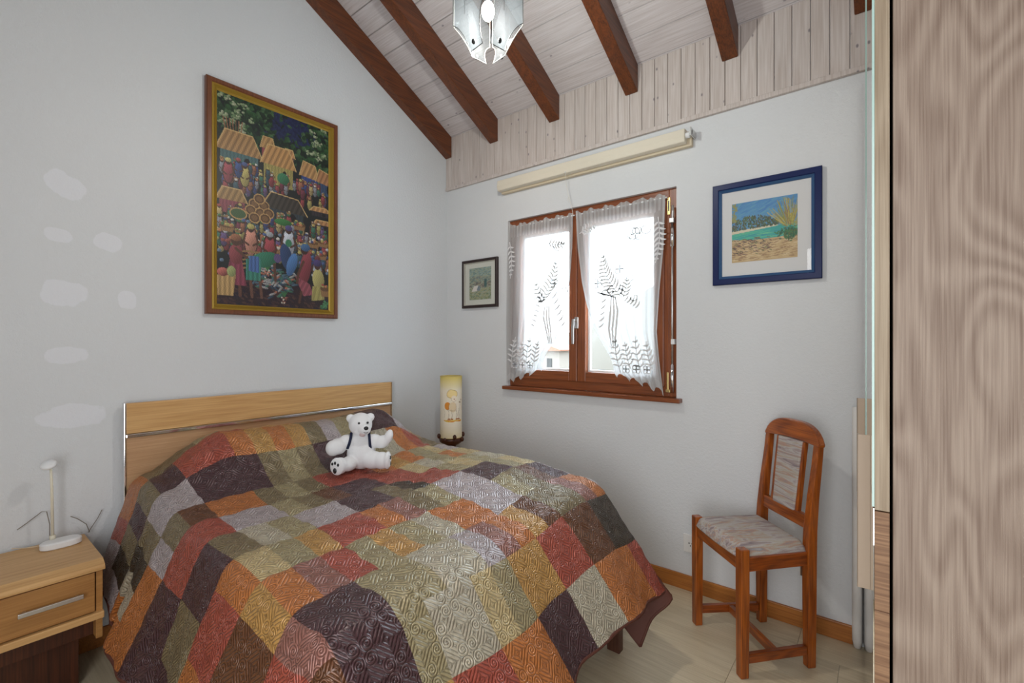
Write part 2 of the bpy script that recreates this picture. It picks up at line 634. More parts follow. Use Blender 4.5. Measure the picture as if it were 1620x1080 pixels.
def lace_mat():
    m = bpy.data.materials.new('white_lace')
    m.use_nodes = True
    nt = m.node_tree
    nt.nodes.clear()
    out = N(nt, 'ShaderNodeOutputMaterial')
    tr = N(nt, 'ShaderNodeBsdfTransparent')
    tr.inputs[0].default_value = (1, 1, 1, 1)
    df = N(nt, 'ShaderNodeBsdfDiffuse')
    df.inputs[0].default_value = (.80, .80, .80, 1)
    tl = N(nt, 'ShaderNodeBsdfTranslucent')
    tl.inputs[0].default_value = (.34, .34, .34, 1)
    m1 = N(nt, 'ShaderNodeMixShader')
    m1.inputs[0].default_value = .45
    nt.links.new(df.outputs[0], m1.inputs[1])
    nt.links.new(tl.outputs[0], m1.inputs[2])
    # net: coverage from the UV (u across, v = height above hem 0..1)
    uv = N(nt, 'ShaderNodeUVMap')
    sep = N(nt, 'ShaderNodeSeparateXYZ')
    nt.links.new(uv.outputs[0], sep.inputs[0])
    u, v = sep.outputs[0], sep.outputs[1]
    su = math_(nt, 'SINE', math_(nt, 'MULTIPLY', u, 2 * PI * 150))
    sv = math_(nt, 'SINE', math_(nt, 'MULTIPLY', v, 2 * PI * 150))
    net = math_(nt, 'MULTIPLY_ADD', math_(nt, 'MULTIPLY', su, sv), .08, .66)
    # heading tape with vertical bars near the top (v in metres above the hem line)
    head = math_(nt, 'GREATER_THAN', v, .97)
    bars = math_(nt, 'MULTIPLY_ADD', math_(nt, 'GREATER_THAN', math_(nt, 'SINE', math_(nt, 'MULTIPLY', u, 2 * PI * 42)), .0), .22, .62)
    cov = math_(nt, 'ADD', math_(nt, 'MULTIPLY', head, bars), math_(nt, 'MULTIPLY', math_(nt, 'SUBTRACT', 1.0, head), net))
    # dotted side border
    att = N(nt, 'ShaderNodeVertexColor')
    att.layer_name = 'Dense'
    cov = math_(nt, 'MINIMUM', math_(nt, 'ADD', cov, math_(nt, 'MULTIPLY', att.outputs['Color'], .5)), .96)
    m2 = N(nt, 'ShaderNodeMixShader')
    nt.links.new(cov, m2.inputs[0])
    nt.links.new(tr.outputs[0], m2.inputs[1])
    nt.links.new(m1.outputs[0], m2.inputs[2])
    nt.links.new(m2.outputs[0], out.inputs[0])
    return m


M_lace = lace_mat()
M_thread = plain('lace_thread', (.78, .78, .79, 1), .9)
CY = -.004


def interp(z, pts):
    zs = [p[1] for p in pts][::-1]
    xs = [p[0] for p in pts][::-1]
    return float(np.interp(z, zs, xs))


def make_curtain(label, left, right, z0, z1, scallop, phase):
    """left/right: (x, z) polylines from top to bottom"""
    root = thing('lace_curtain', label, 'curtain', (left[0][0], CY, z1), group='lace curtains at the window')
    nu, nv = 90, 110
    W = right[0][0] - left[0][0]
    vs, uvs, dens = [], [], []
    for j in range(nv + 1):
        q = j / nv
        for i in range(nu + 1):
            p = i / nu
            # bottom hem follows the scalloped line
            zb = z0(p) + scallop * abs(math.sin(p * PI * 4))
            z = z1 + (zb - z1) * q
            xl, xr = interp(z, left), interp(z, right)
            x = xl + (xr - xl) * p
            gather = 1 - (xr - xl) / (W * 1.02)
            yy = CY - .004 * math.sin(p * 2 * PI * 7 + phase) * (.4 + 2.2 * max(gather, 0)) - .004 * math.sin(p * 2 * PI * 16 + 2 * phase) * (1 if z > z1 - .06 else .4)
            zz = z + (.007 * math.sin(p * 2 * PI * 5.3 + phase) + .004 * math.sin(p * 2 * PI * 12)) * (1 - q) ** 8
            vs.append((x, yy, zz))
            uvs.append((p * W, z - .96 if True else 0))
            e = min(p, 1 - p) * W
            dn = 1.0 if e < .010 else 0.0
            hb = z - zb
            if hb < .006:
                dn = 1
            elif hb < .045:
                dn = .7
            dens.append(min(1, dn + max(gather, 0) * .75))
    fs = []
    for j in range(nv):
        for i in range(nu):
            a = j * (nu + 1) + i
            fs.append((a, a + nu + 1, a + nu + 2, a + 1))
    me = bpy.data.meshes.new('net')
    me.from_pydata(world_to_local(root, vs), [], fs)
    me.materials.append(M_lace)
    ul = me.uv_layers.new(name='UVMap')
    idx = np.empty(len(me.loops), dtype=np.int32)
    me.loops.foreach_get('vertex_index', idx)
    ul.data.foreach_set('uv', np.array(uvs, dtype=np.float32)[idx].ravel())
    ca = me.color_attributes.new('Dense', 'FLOAT_COLOR', 'POINT')
    d = np.array(dens, dtype=np.float32)
    ca.data.foreach_set('color', np.stack([d, d, d, np.ones_like(d)], -1).ravel())
    me.polygons.foreach_set('use_smooth', [True] * len(me.polygons))
    o = bpy.data.objects.new('net', me)
    COL.objects.link(o)
    o.parent = root
    return root


Lc = make_curtain('left lace curtain, swept to the left side of the window',
                  [(.588, 2.012), (.574, 1.75), (.568, 1.4), (.572, .98)],
                  [(1.080, 2.012), (1.074, 1.80), (1.058, 1.62), (1.035, 1.47), (.985, 1.33), (.945, 1.24), (.890, 1.18), (.868, 1.13), (.855, 1.07), (.800, 1.0), (.73, .95)],
                  lambda p: .985 - .02 * (1 - p) + .075 * p ** 1.5, 2.010, .034, .3)
Rc = make_curtain('right lace curtain, swept to the right side of the window',
                  [(1.098, 2.012), (1.112, 1.80), (1.140, 1.60), (1.170, 1.47), (1.215, 1.34), (1.265, 1.25), (1.300, 1.20), (1.330, 1.15), (1.352, 1.07), (1.40, 1.0), (1.45, .95)],
                  [(1.634, 2.012), (1.626, 1.75), (1.604, 1.52), (1.590, 1.30), (1.604, 1.15), (1.628, .96)],
                  lambda p: 1.05 - .085 * p, 2.012, .034, 1.7)
part('curtain_rod', MB().tube([(.586, CY + .006, 1.998), (1.086, CY + .006, 1.998)], .004, 8), M_white, Lc, smooth=True)
part('curtain_rod', MB().tube([(1.096, CY + .006, 1.998), (1.640, CY + .006, 1.998)], .004, 8), M_white, Rc, smooth=True)


def ribbon(mb, pts, w, y=CY - .011):
    """flat lace motif stroke in the plane of the curtain"""
    P = [Vector((p[0], 0, p[1])) for p in pts]
    n = len(P)
    vs = []
    for i in range(n):
        t = (P[min(i + 1, n - 1)] - P[max(i - 1, 0)])
        t = t.normalized() if t.length > 1e-9 else Vector((1, 0, 0))
        s = Vector((t.z, 0, -t.x))
        ww = w[i] if isinstance(w, list) else w
        yo = CY - .0075 - .0005 * (i % 2)
        for k in (-1, 1):
            q = P[i] + s * k * ww / 2
            vs.append((q.x, y, q.z))
    m = len(vs)
    vs += [(a, b - .0012, c) for a, b, c in vs]
    fs = []
    for i in range(n - 1):
        a = 2 * i
        fs.append((a, a + 1, a + 3, a + 2))
        fs.append((m + a, m + a + 2, m + a + 3, m + a + 1))
        fs.append((a, a + 2, m + a + 2, m + a))
        fs.append((a + 1, m + a + 1, m + a + 3, a + 3))
    mb.add(vs, fs)


def leafstroke(mb, x, z, ang, L, w):
    pts, ws = [], []
    for k in range(6):
        q = k / 5
        a = ang + .5 * q
        pts.append((x + L * q * math.cos(a), z + L * q * math.sin(a)))
        ws.append(max(w * math.sin(PI * (q * .85 + .12)), .0008))
    ribbon(mb, pts, ws)


def frond(mb, base, tip, bend, n, L, sgn=1):
    bx, bz = base
    tx, tz = tip
    dx, dz = tx - bx, tz - bz
    nx, nz = -dz, dx
    ang = math.atan2(dz, dx)
    pts = [(bx + dx * q + nx * bend * math.sin(PI * q), bz + dz * q + nz * bend * math.sin(PI * q)) for q in [k / 14 for k in range(15)]]
    ribbon(mb, pts, .0045)
    for k in range(1, n):
        q = k / n
        px_ = bx + dx * q + nx * bend * math.sin(PI * q)
        pz_ = bz + dz * q + nz * bend * math.sin(PI * q)
        l = L * math.sin(PI * (.25 + .72 * q))
        leafstroke(mb, px_, pz_, ang + .75, l, .011)
        leafstroke(mb, px_, pz_, ang - 1.25, l, .011)


def scroll(mb, x, z, r, a0, turns, sgn=1, w=.0055):
    pts = []
    for k in range(22):
        q = k / 21
        a = a0 + sgn * turns * 2 * PI * q
        rr = r * (1 - .8 * q)
        pts.append((x + rr * math.cos(a), z + rr * math.sin(a)))
    ribbon(mb, pts, w)


def flower(mb, x, z, r):
    for k in range(4):
        a = PI / 4 + k * PI / 2
        c = (x + r * .62 * math.cos(a), z + r * .62 * math.sin(a))
        pts = [(c[0] + r * .5 * math.cos(a + PI + 2 * PI * q / 10), c[1] + r * .5 * math.sin(a + PI + 2 * PI * q / 10)) for q in range(11)]
        ribbon(mb, pts, .005)


def motif_left():
    mb = MB()
    frond(mb, (.835, 1.485), (.965, 1.745), -.10, 12, .062)
    frond(mb, (.880, 1.47), (.815, 1.63), .06, 6, .045)
    flower(mb, .955, 1.60, .026)
    scroll(mb, 1.03, 1.55, .028, PI, .9, -1)
    scroll(mb, .815, 1.66, .022, 0, .9, 1)
    scroll(mb, .79, 1.50, .026, 0, .9, 1)
    for k in range(6):
        leafstroke(mb, .93 + .012 * k, 1.51 - .035 * k, .35, .07, .010)
        leafstroke(mb, .86 - .01 * k, 1.49 - .03 * k, PI - .9, .045, .009)
    for off in (-.016, 0, .016):
        ribbon(mb, [(.90 + off, 1.47), (.895 + off * 1.3, 1.40), (.91 + off, 1.32), (.925 + off * .6, 1.235)], [.007, .011, .011, .005])
    return mb


def motif_right():
    mb = MB()
    frond(mb, (1.400, 1.490), (1.283, 1.745), .12, 13, .066)
    frond(mb, (1.400, 1.480), (1.425, 1.60), -.06, 6, .045)
    flower(mb, 1.383, 1.650, .028)
    flower(mb, 1.250, 1.580, .028)
    scroll(mb, 1.450, 1.59, .026, PI, .9, -1)
    scroll(mb, 1.470, 1.49, .026, PI, .9, 1)
    scroll(mb, 1.335, 1.53, .030, 1.2, .95, 1, .008)
    scroll(mb, 1.290, 1.52, .024, 0, .9, 1, .007)
    for k in range(5):
        leafstroke(mb, 1.41 + .016 * k, 1.47 - .01 * k, .5, .05, .010)
        leafstroke(mb, 1.36 - .02 * k, 1.49 + .006 * k, PI - .8, .045, .010)
        leafstroke(mb, 1.27 - .004 * k, 1.47 - .035 * k, .2, .045, .010)
    for off in (-.022, 0, .022):
        ribbon(mb, [(1.345 + off * .5, 1.50), (1.350 + off, 1.42), (1.340 + off, 1.32), (1.345 + off * .5, 1.225)], [.007, .012, .012, .005])
    return mb


def lower_sprays(x0, x1, mir):
    mb = MB()
    for k in range(4):
        xx = x0 + (x1 - x0) * k / 3
        frond(mb, (xx, 1.08 + .02 * (k % 2)), (xx + .035 * mir, 1.28 - .03 * (k % 2)), .05, 6, .045)
    for k in range(3):
        flower(mb, x0 + (x1 - x0) * (k + .5) / 3, 1.10, .022)
    return mb


part('lace_motif', motif_left(), M_thread, Lc)['kind'] = 'stuff'
part('lace_motif', motif_right(), M_thread, Rc)['kind'] = 'stuff'
m_ = MB()
scroll(m_, 1.47, 1.84, .045, PI, 1.1, 1)
scroll(m_, 1.53, 1.85, .035, 0, 1.0, -1)
flower(m_, 1.475, 1.83, .036)
frond(m_, (1.600, 1.90), (1.585, 1.66), .06, 9, .04)
frond(m_, (1.13, 1.88), (1.24, 1.90), .1, 6, .035)
part('lace_motif', m_, M_thread, Rc)['kind'] = 'stuff'
m_ = MB()
scroll(m_, .99, 1.83, .04, PI, 1.1, 1)
frond(m_, (.90, 1.86), (1.04, 1.84), -.1, 7, .035)
frond(m_, (.605, 1.90), (.610, 1.66), .06, 8, .035)
part('lace_motif', m_, M_thread, Lc)['kind'] = 'stuff'
part('lace_motif', lower_sprays(.62, .80, 1), M_thread, Lc)['kind'] = 'stuff'
part('lace_motif', lower_sprays(1.39, 1.57, -1), M_thread, Rc)['kind'] = 'stuff'

# ------------------------------------------------------------------ roller blind above the window
bl = thing('roller_blind', 'cream roller blind rolled up under the whitewashed planks above the window', 'blind', (1.15, -.03, 2.25))
part('rolled_fabric', MB().lathe((0, 0, 0), [(0.001, 0), (1, 0)], 4) if False else MB().prism([(.540, -.066, 2.300), (.540, -.070, 2.262), (.540, -.064, 2.236), (.540, -.030, 2.232), (.540, -.022, 2.262), (.540, -.030, 2.302)], (1.213, 0, 0)), M_blind, bl, bevel=.004)
part('mounting_board', MB().box(.545, 1.775, -.028, -.001, 2.222, 2.296), plain('board_cream', srgb(206, 192, 166), .6), bl, bevel=.002)
part('end_bracket', MB().box(1.770, 1.790, -.055, -.004, 2.262, 2.286).box(1.782, 1.786, -.075, -.004, 2.255, 2.295), M_steel, bl, bevel=.001)
part('end_cap', MB().tube([(1.752, -.045, 2.27), (1.772, -.045, 2.27)], .014, 14), M_white, bl)
part('pull_cord', MB().tube([(1.067, -.070, 2.236), (1.072, -.066, 2.16), (1.085, -.06, 2.09), (1.098, -.052, 2.04), (1.108, -.05, 1.985)], .0012, 5)
     .tube([(1.088, -.06, 2.10), (1.074, -.06, 2.075), (1.084, -.06, 2.06), (1.094, -.06, 2.082)], .0012, 5)
     .ell((1.067, -.070, 2.236), (.006, .006, .006), seg=8, ring=6), plain('cord', (.7, .68, .62, 1), .8), bl)


# ------------------------------------------------------------------ flat pictures: small raster painter written into a colour attribute
class Ras:
    def __init__(self, w, h, asp_w, asp_h, bgc):
        self.w, self.h, self.W, self.H = w, h, asp_w, asp_h
        self.im = np.zeros((h, w, 3)) + np.array(bgc)
        xs = (np.arange(w) + .5) / w * asp_w
        ys = (np.arange(h) + .5) / h * asp_h
        self.X, self.Y = np.meshgrid(xs, ys)

    def _box(self, x0, x1, y0, y1):
        i0 = max(int(x0 / self.W * self.w) - 1, 0)
        i1 = min(int(x1 / self.W * self.w) + 2, self.w)
        j0 = max(int(y0 / self.H * self.h) - 1, 0)
        j1 = min(int(y1 / self.H * self.h) + 2, self.h)
        return slice(j0, max(j1, j0)), slice(i0, max(i1, i0))

    def ell(self, cx, cy, rx, ry, col, rot=0, shade=0, a=1):
        r = max(rx, ry)
        b = self._box(cx - r, cx + r, cy - r, cy + r)
        x, y = self.X[b] - cx, self.Y[b] - cy
        u = x * math.cos(rot) + y * math.sin(rot)
        v = -x * math.sin(rot) + y * math.cos(rot)
        m = (u / rx) ** 2 + (v / ry) ** 2 < 1
        c = np.array(col)
        c = c * (1 + shade * np.clip(-(u / rx + v / ry), -1, 1))[..., None] if shade else np.broadcast_to(c, x.shape + (3,))
        self.im[b] = np.where(m[..., None], self.im[b] * (1 - a) + c * a, self.im[b])

    def poly(self, pts, col, stripes=0, ang=0, amp=.3):
        xs, ys = [p[0] for p in pts], [p[1] for p in pts]
        b = self._box(min(xs), max(xs), min(ys), max(ys))
        X, Y = self.X[b], self.Y[b]
        ins = np.zeros(X.shape, bool)
        n = len(pts)
        for i in range(n):
            x1, y1 = pts[i]
            x2, y2 = pts[(i + 1) % n]
            if y1 == y2:
                continue
            c = ((y1 > Y) != (y2 > Y)) & (X < (x2 - x1) * (Y - y1) / (y2 - y1) + x1)
            ins ^= c
        c = np.broadcast_to(np.array(col), X.shape + (3,))
        if stripes:
            c = c * (1 + amp * np.sin((X * math.cos(ang) + Y * math.sin(ang)) * stripes))[..., None]
        self.im[b] = np.where(ins[..., None], c, self.im[b])

    def line(self, p, q, w, col):
        b = self._box(min(p[0], q[0]) - w, max(p[0], q[0]) + w, min(p[1], q[1]) - w, max(p[1], q[1]) + w)
        X, Y = self.X[b], self.Y[b]
        d = np.array(q, float) - np.array(p, float)
        L2 = max(d @ d, 1e-9)
        t = np.clip(((X - p[0]) * d[0] + (Y - p[1]) * d[1]) / L2, 0, 1)
        dist = np.hypot(X - p[0] - t * d[0], Y - p[1] - t * d[1])
        self.im[b] = np.where((dist < w / 2)[..., None], np.array(col), self.im[b])

    def curve(self, pts, w, col):
        for a, b in zip(pts[:-1], pts[1:]):
            self.line(a, b, w, col)


def C3(r, g, b):
    return srgb(r, g, b)[:3]


def picture_mesh(name, ras, fn, mat, parent):
    """grid whose vertex (u, v) (0..1, v down) is placed by fn; flat colours from the raster"""
    h, w = ras.h, ras.w
    vs = [fn((i + .5) / w if 0 < i < w - 1 else (0 if i == 0 else 1), (j + .5) / h if 0 < j < h - 1 else (0 if j == 0 else 1)) for j in range(h) for i in range(w)]
    a = np.arange(h * w).reshape(h, w)
    f = np.stack([a[:-1, :-1], a[1:, :-1], a[1:, 1:], a[:-1, 1:]], -1).reshape(-1, 4)
    me = bpy.data.meshes.new(name)
    me.from_pydata(world_to_local(parent, vs), [], f.tolist())
    me.materials.append(mat)
    ca = me.color_attributes.new('Col', 'FLOAT_COLOR', 'POINT')
    im = np.clip(ras.im, 0, 1).reshape(-1, 3)
    ca.data.foreach_set('color', np.concatenate([im, np.ones((len(im), 1))], 1).astype(np.float32).ravel())
    o = bpy.data.objects.new(name, me)
    COL.objects.link(o)
    o.parent = parent
    return o


def mitred(o0, o1, z0, z1, w, place, prof):
    """picture frame of mitred bars: outer rect (o0,z0)-(o1,z1) in wall coords; prof = [(inset, height)...]; place(a, z, h)"""
    mb = MB()
    rings = []
    for ins, hgt in prof:
        rings.append([place(o0 + ins, z0 + ins, hgt), place(o1 - ins, z0 + ins, hgt), place(o1 - ins, z1 - ins, hgt), place(o0 + ins, z1 - ins, hgt)])
    vs = [p for r_ in rings for p in r_]
    fs = []
    for i in range(len(rings) - 1):
        for k in range(4):
            a, b = 4 * i + k, 4 * i + (k + 1) % 4
            fs.append((a, b, b + 4, a + 4))
    n = len(rings) - 1
    for k in range(4):
        a, b = k, (k + 1) % 4
        fs.append((4 * n + a, 4 * n + b, b, a))
    mb.add(vs, fs)
    return mb


# ---- big market painting on the left wall
bp_ = thing('framed_painting', 'large portrait-format painting of a crowded market in a brown and gold frame', 'painting', (0.001, -1.235, 1.40))
plA = lambda y, z, h: (0.001 + h, y, z)
Y0, Y1, Z0, Z1 = -1.573, -.897, 1.382, 2.511
part('frame', mitred(Y0, Y1, Z0, Z1, 0, plA, [(0, 0), (0, .024), (.005, .030), (.020, .030), (.024, .024), (.024, 0)]), M_brownframe, bp_)
part('gilt_slip', mitred(Y0 + .024, Y1 - .024, Z0 + .024, Z1 - .024, 0, plA, [(0, 0), (0, .024), (.008, .026), (.017, .014), (.019, .016), (.026, .010), (.026, 0)]), M_gold, bp_)

P = Ras(230, 400, 1.0, 1.74, C3(22, 30, 34))
rr = random.Random(11)
# sky glimpses and jungle
P.ell(.62, .10, .35, .16, C3(18, 34, 90))
for k in range(900):
    x, y = rr.random(), rr.random() ** 1.2 * .42
    g = rr.choice([(24, 60, 34), (36, 84, 40), (20, 46, 30), (60, 100, 56), (12, 34, 30)])
    if abs(x - .62) < .16 and y < .22 and rr.random() < .75:
        g = (16, 30, 80)
    P.ell(x, y, .012 + .02 * rr.random(), .010 + .014 * rr.random(), C3(*g), rr.random() * 3, .3)
for k in range(26):
    x, y = rr.choice([rr.uniform(0, .28), rr.uniform(.78, 1)]), rr.uniform(0.02, .30)
    for j in range(9):
        P.ell(x + rr.gauss(0, .016), y + rr.gauss(0, .012), .011, .009, C3(*rr.choice([(130, 150, 104), (92, 124, 76), (158, 166, 130)])), 0, .4)
for k in range(7):
    P.line((.07 + .02 * k, .30), (.05 + .025 * k, .20), .008, C3(150, 92, 50))


def fig(x, y, s, col=None, scarf=None, arms=False, basket=False):
    col = col or rr.choice([(140, 44, 54), (36, 62, 124), (150, 140, 66), (40, 104, 84), (120, 124, 136), (90, 66, 118), (150, 90, 56), (110, 36, 62), (46, 80, 96), (170, 150, 90)])
    scarf = scarf or rr.choice([(200, 196, 188), (186, 170, 70), (170, 60, 48), (56, 74, 130), (60, 120, 74), (190, 120, 60)])
    P.ell(x, y + s * .2, s * .44, s * 1.0, C3(*[c * .35 for c in col]))
    P.ell(x, y + s * .2, s * .38, s * .92, C3(*col), 0, .35)
    P.ell(x, y - s * .05, s * .34, s * .42, C3(*[min(c * 1.12, 255) for c in col]), 0, .3)
    for k in (-1, 1):
        if arms:
            P.curve([(x + k * s * .3, y - s * .25), (x + k * s * .5, y - s * .55), (x + k * s * .2, y - s * .95)], s * .13, C3(92, 52, 36))
        else:
            P.curve([(x + k * s * .34, y - s * .2), (x + k * s * .46, y + s * .25), (x + k * s * .15, y + s * .45)], s * .13, C3(88, 50, 36))
    P.ell(x, y - s * .62, s * .21, s * .25, C3(78, 44, 32), 0, .3)
    P.ell(x, y - s * .76, s * .24, s * .18, C3(*scarf), 0, .3)
    if basket:
        bask(x, y - s * 1.08, s * .36, s * .2)


def bask(x, y, rx, ry, fruit=True):
    P.poly([(x - rx, y - ry * .3), (x + rx, y - ry * .3), (x + rx * .75, y + ry), (x - rx * .75, y + ry)], C3(150, 106, 52), 260 / max(rx * 10, .6), 0, .25)
    P.ell(x, y - ry * .3, rx, ry * .45, C3(106, 70, 34))
    if fruit:
        for k in range(6):
            P.ell(x + rx * rr.uniform(-.7, .7), y - ry * rr.uniform(.3, .9), rx * .24, rx * .22, C3(*rr.choice([(170, 60, 50), (176, 166, 72), (70, 120, 70), (190, 120, 56), (200, 196, 180), (60, 70, 130)])), 0, .3)


def hut(x, y, w, h, wall, slant=0.0, roof=(176, 130, 60)):
    P.poly([(x, y), (x + w, y), (x + w, y + h), (x, y + h)], C3(*wall), 220, 0, .18)
    P.ell(x + w * .7, y + h * .55, w * .10, h * .3, C3(20, 18, 26))
    P.poly([(x - w * .12, y + h * .12), (x + w * .12, y - h * .75), (x + w * .85, y - h * .75 + slant), (x + w * 1.12, y + h * .12 + slant)], C3(*roof), 150, .4, .32)
    P.curve([(x - w * .12, y + h * .12), (x + w * .12, y - h * .75), (x + w * .85, y - h * .75 + slant), (x + w * 1.12, y + h * .12 + slant)], .008, C3(208, 168, 90))


P_figs = 0
hut(.36, .34, .11, .12, (150, 50, 60))
hut(.56, .36, .09, .08, (120, 60, 60), roof=(190, 130, 60))
hut(.03, .44, .30, .20, (60, 104, 108), 0, (168, 122, 58))
hut(.38, .46, .26, .20, (160, 146, 60), 0, (186, 132, 56))
hut(.72, .48, .16, .16, (30, 62, 140), .02, (180, 130, 62))
hut(.88, .50, .16, .14, (40, 70, 110), .03, (170, 112, 56))
for k in range(75):
    fig(rr.uniform(.02, .98), rr.uniform(.56, .76), .042 + .015 * rr.random(), arms=rr.random() < .3, basket=rr.random() < .35)
fig(.09, .62, .10, (150, 50, 66), (196, 186, 100))
fig(.22, .62, .10, (176, 160, 70), (60, 80, 140))
fig(.17, .58, .08, (40, 66, 128), (170, 60, 60))
P.ell(.55, .58, .055, .05, C3(36, 120, 78), 0, .3)
hut(.40, .84, .34, .16, (44, 58, 70), .02, (62, 54, 48))
hut(.02, .86, .20, .12, (140, 52, 70), 0, (158, 118, 54))
hut(.82, .80, .18, .05, (50, 40, 50), .0, (186, 128, 58))
hut(.85, .92, .16, .05, (50, 40, 50), .0, (180, 122, 56))
for k in range(95):
    fig(rr.uniform(.02, .98), rr.uniform(.94, 1.16), .046 + .018 * rr.random(), arms=rr.random() < .25, basket=rr.random() < .3)
for cx, cy in ((.30, .86), (.38, .86), (.34, .81), (.27, .92), (.35, .93), (.42, .92), (.39, .97), (.30, .98)):
    P.ell(cx, cy, .048, .045, C3(196, 148, 66))
    P.ell(cx, cy, .040, .037, C3(96, 62, 28))
    P.ell(cx, cy, .026, .024, C3(128, 88, 40))
P.ell(.17, .97, .07, .05, C3(196, 148, 66))
P.ell(.17, .97, .060, .040, C3(60, 96, 52))
P.ell(.55, .97, .08, .03, C3(40, 120, 52), 0, .3)
for k in range(60):
    fig(rr.uniform(.02, .98), rr.uniform(1.14, 1.30), .058 + .02 * rr.random(), basket=rr.random() < .25)
for k in range(60):
    P.ell(rr.uniform(0, 1), rr.uniform(1.0, 1.42), .016, .014, C3(*rr.choice([(180, 184, 196), (60, 90, 150), (170, 160, 80), (150, 70, 60), (90, 120, 150)])), 0, .4)
for x, y in ((.08, 1.10), (.52, 1.22), (.70, .98), (.84, 1.12), (.94, 1.10), (.92, 1.22)):
    bask(x, y, .06, .035)
fig(.27, 1.16, .13, (190, 120, 96), (184, 170, 70))
fig(.60, 1.12, .14, (170, 176, 190), (70, 60, 130))
fig(.43, 1.20, .13, (150, 44, 58), (150, 160, 170))
fig(.88, 1.34, .12, (140, 156, 176), (120, 50, 60))
# crates
for cx in (.24, .31):
    for j in range(5):
        P.line((cx - .035, 1.28 + .035 * j), (cx + .035, 1.27 + .035 * j), .014, C3(150, 112, 54))
# dark ground
P.poly([(0, 1.52), (1, 1.50), (1, 1.74), (0, 1.74)], C3(48, 30, 40))
for k in range(260):
    P.ell(rr.random(), rr.uniform(1.5, 1.74), .02, .008, C3(*rr.choice([(70, 40, 44), (36, 26, 50), (86, 52, 46)])), rr.random())
# fish heap
for k in range(95):
    x, y = rr.gauss(.50, .085), rr.gauss(1.50, .055)
    P.ell(x, y, .032, .009, C3(*rr.choice([(60, 96, 120), (170, 96, 70), (40, 70, 96), (150, 150, 150), (46, 110, 90)])), rr.uniform(-.9, .9), .4)
for x, y in ((.41, 1.44), (.56, 1.66)):
    for k in range(16):
        P.ell(x + rr.gauss(0, .014), y + rr.gauss(0, .014), .007, .007, C3(*rr.choice([(200, 120, 90), (210, 200, 180), (130, 60, 50)])))
    for k in range(5):
        P.line((x, y - .02), (x - .03 + .015 * k, y - .07), .007, C3(50, 120, 60))
# foreground people
def woman(x, y, s, skirt, top, scarf, lean=0):
    for k in (-.25, .25):
        P.line((x + k * s * .6, y + s * 1.0), (x + k * s * .7, y + s * 1.55), s * .13, C3(104, 62, 46))
    P.poly([(x - s * .25, y), (x + s * .25, y), (x + s * .45, y + s * 1.1), (x - s * .45, y + s * 1.1)], C3(*skirt), 160, 0, .25)
    P.ell(x + lean * .5, y - s * .25, s * .28, s * .45, C3(*top), 0, .3)
    P.curve([(x + lean, y - s * .5), (x + s * .5 + lean, y - s * .1), (x + s * .6 + lean, y + s * .3)], s * .12, C3(96, 56, 40))
    P.ell(x + lean, y - s * .85, s * .2, s * .24, C3(84, 48, 34))
    P.ell(x + lean, y - s * .98, s * .22, s * .16, C3(*scarf), 0, .3)
woman(.15, 1.36, .19, (140, 44, 74), (140, 50, 60), (150, 90, 50))
# bending figure in teal
for k in (.26, .34):
    P.line((k, 1.45), (k + .02, 1.66), .024, C3(112, 70, 52))
P.ell(.38, 1.33, .13, .065, C3(26, 122, 92), -.35, .3)
P.poly([(.23, 1.34), (.36, 1.32), (.35, 1.52), (.23, 1.52)], C3(30, 130, 112), 170, 0, .3)
P.poly([(.26, 1.31), (.34, 1.31), (.34, 1.45), (.25, 1.44)], C3(44, 96, 170), 200, 0, .3)
P.line((.47, 1.36), (.48, 1.50), .024, C3(96, 56, 40))
P.ell(.50, 1.30, .035, .04, C3(92, 70, 130))
# blue clad pair
P.ell(.58, 1.28, .055, .12, C3(30, 62, 110), -.2, .3)
P.ell(.63, 1.34, .045, .11, C3(44, 110, 176), .3, .3)
P.ell(.60, 1.15, .03, .035, C3(40, 130, 86))
# kneeling maroon figure
P.ell(.76, 1.36, .055, .16, C3(140, 44, 60), .15, .3)
P.poly([(.66, 1.44), (.80, 1.50), (.84, 1.60), (.74, 1.62)], C3(150, 62, 80), 150, .5, .25)
P.curve([(.74, 1.30), (.69, 1.42), (.68, 1.50)], .024, C3(96, 56, 40))
P.line((.72, 1.58), (.70, 1.68), .022, C3(96, 56, 40))
P.ell(.75, 1.19, .038, .042, C3(70, 42, 36))
P.ell(.76, 1.165, .045, .035, C3(40, 96, 150), 0, .3)
# kneeling yellow figure
P.ell(.89, 1.45, .06, .10, C3(176, 166, 84), -.1, .3)
P.poly([(.83, 1.52), (.96, 1.52), (.95, 1.64), (.82, 1.66)], C3(166, 156, 70), 130, .2, .2)
P.ell(.88, 1.32, .034, .04, C3(84, 50, 40))
P.ell(.88, 1.295, .042, .032, C3(66, 52, 120), 0, .3)
# baskets in the corners
P.poly([(0, 1.50), (.15, 1.48), (.13, 1.66), (.01, 1.66)], C3(186, 146, 76), 170, 0, .28)
P.ell(.05, 1.47, .045, .035, C3(176, 80, 70), 0, .5)
P.ell(.115, 1.46, .035, .045, C3(150, 160, 90), 0, .3)
bask(.96, 1.55, .05, .06)
for k in range(14):
    P.ell(rr.gauss(.95, .02), rr.gauss(1.70, .02), .02, .013, C3(60, 130, 80), rr.random() * 3, .4)
P.im = P.im.mean(-1, keepdims=True) * .22 + P.im * .66
P.im *= (1 + .22 * np.sin(P.X * 300 + 3 * np.sin(P.Y * 60)) * np.sin(P.Y * 250))[..., None]
picture_mesh('painted_canvas', P, lambda u, v: (.010, Y0 + .047 + u * (Y1 - Y0 - .094), Z1 - .047 - v * (Z1 - Z0 - .094)), M_paint, bp_)

# ---- navy framed beach picture and small dark framed picture on the window wall
plB = lambda x, z, h: (x, -.001 - h, z)


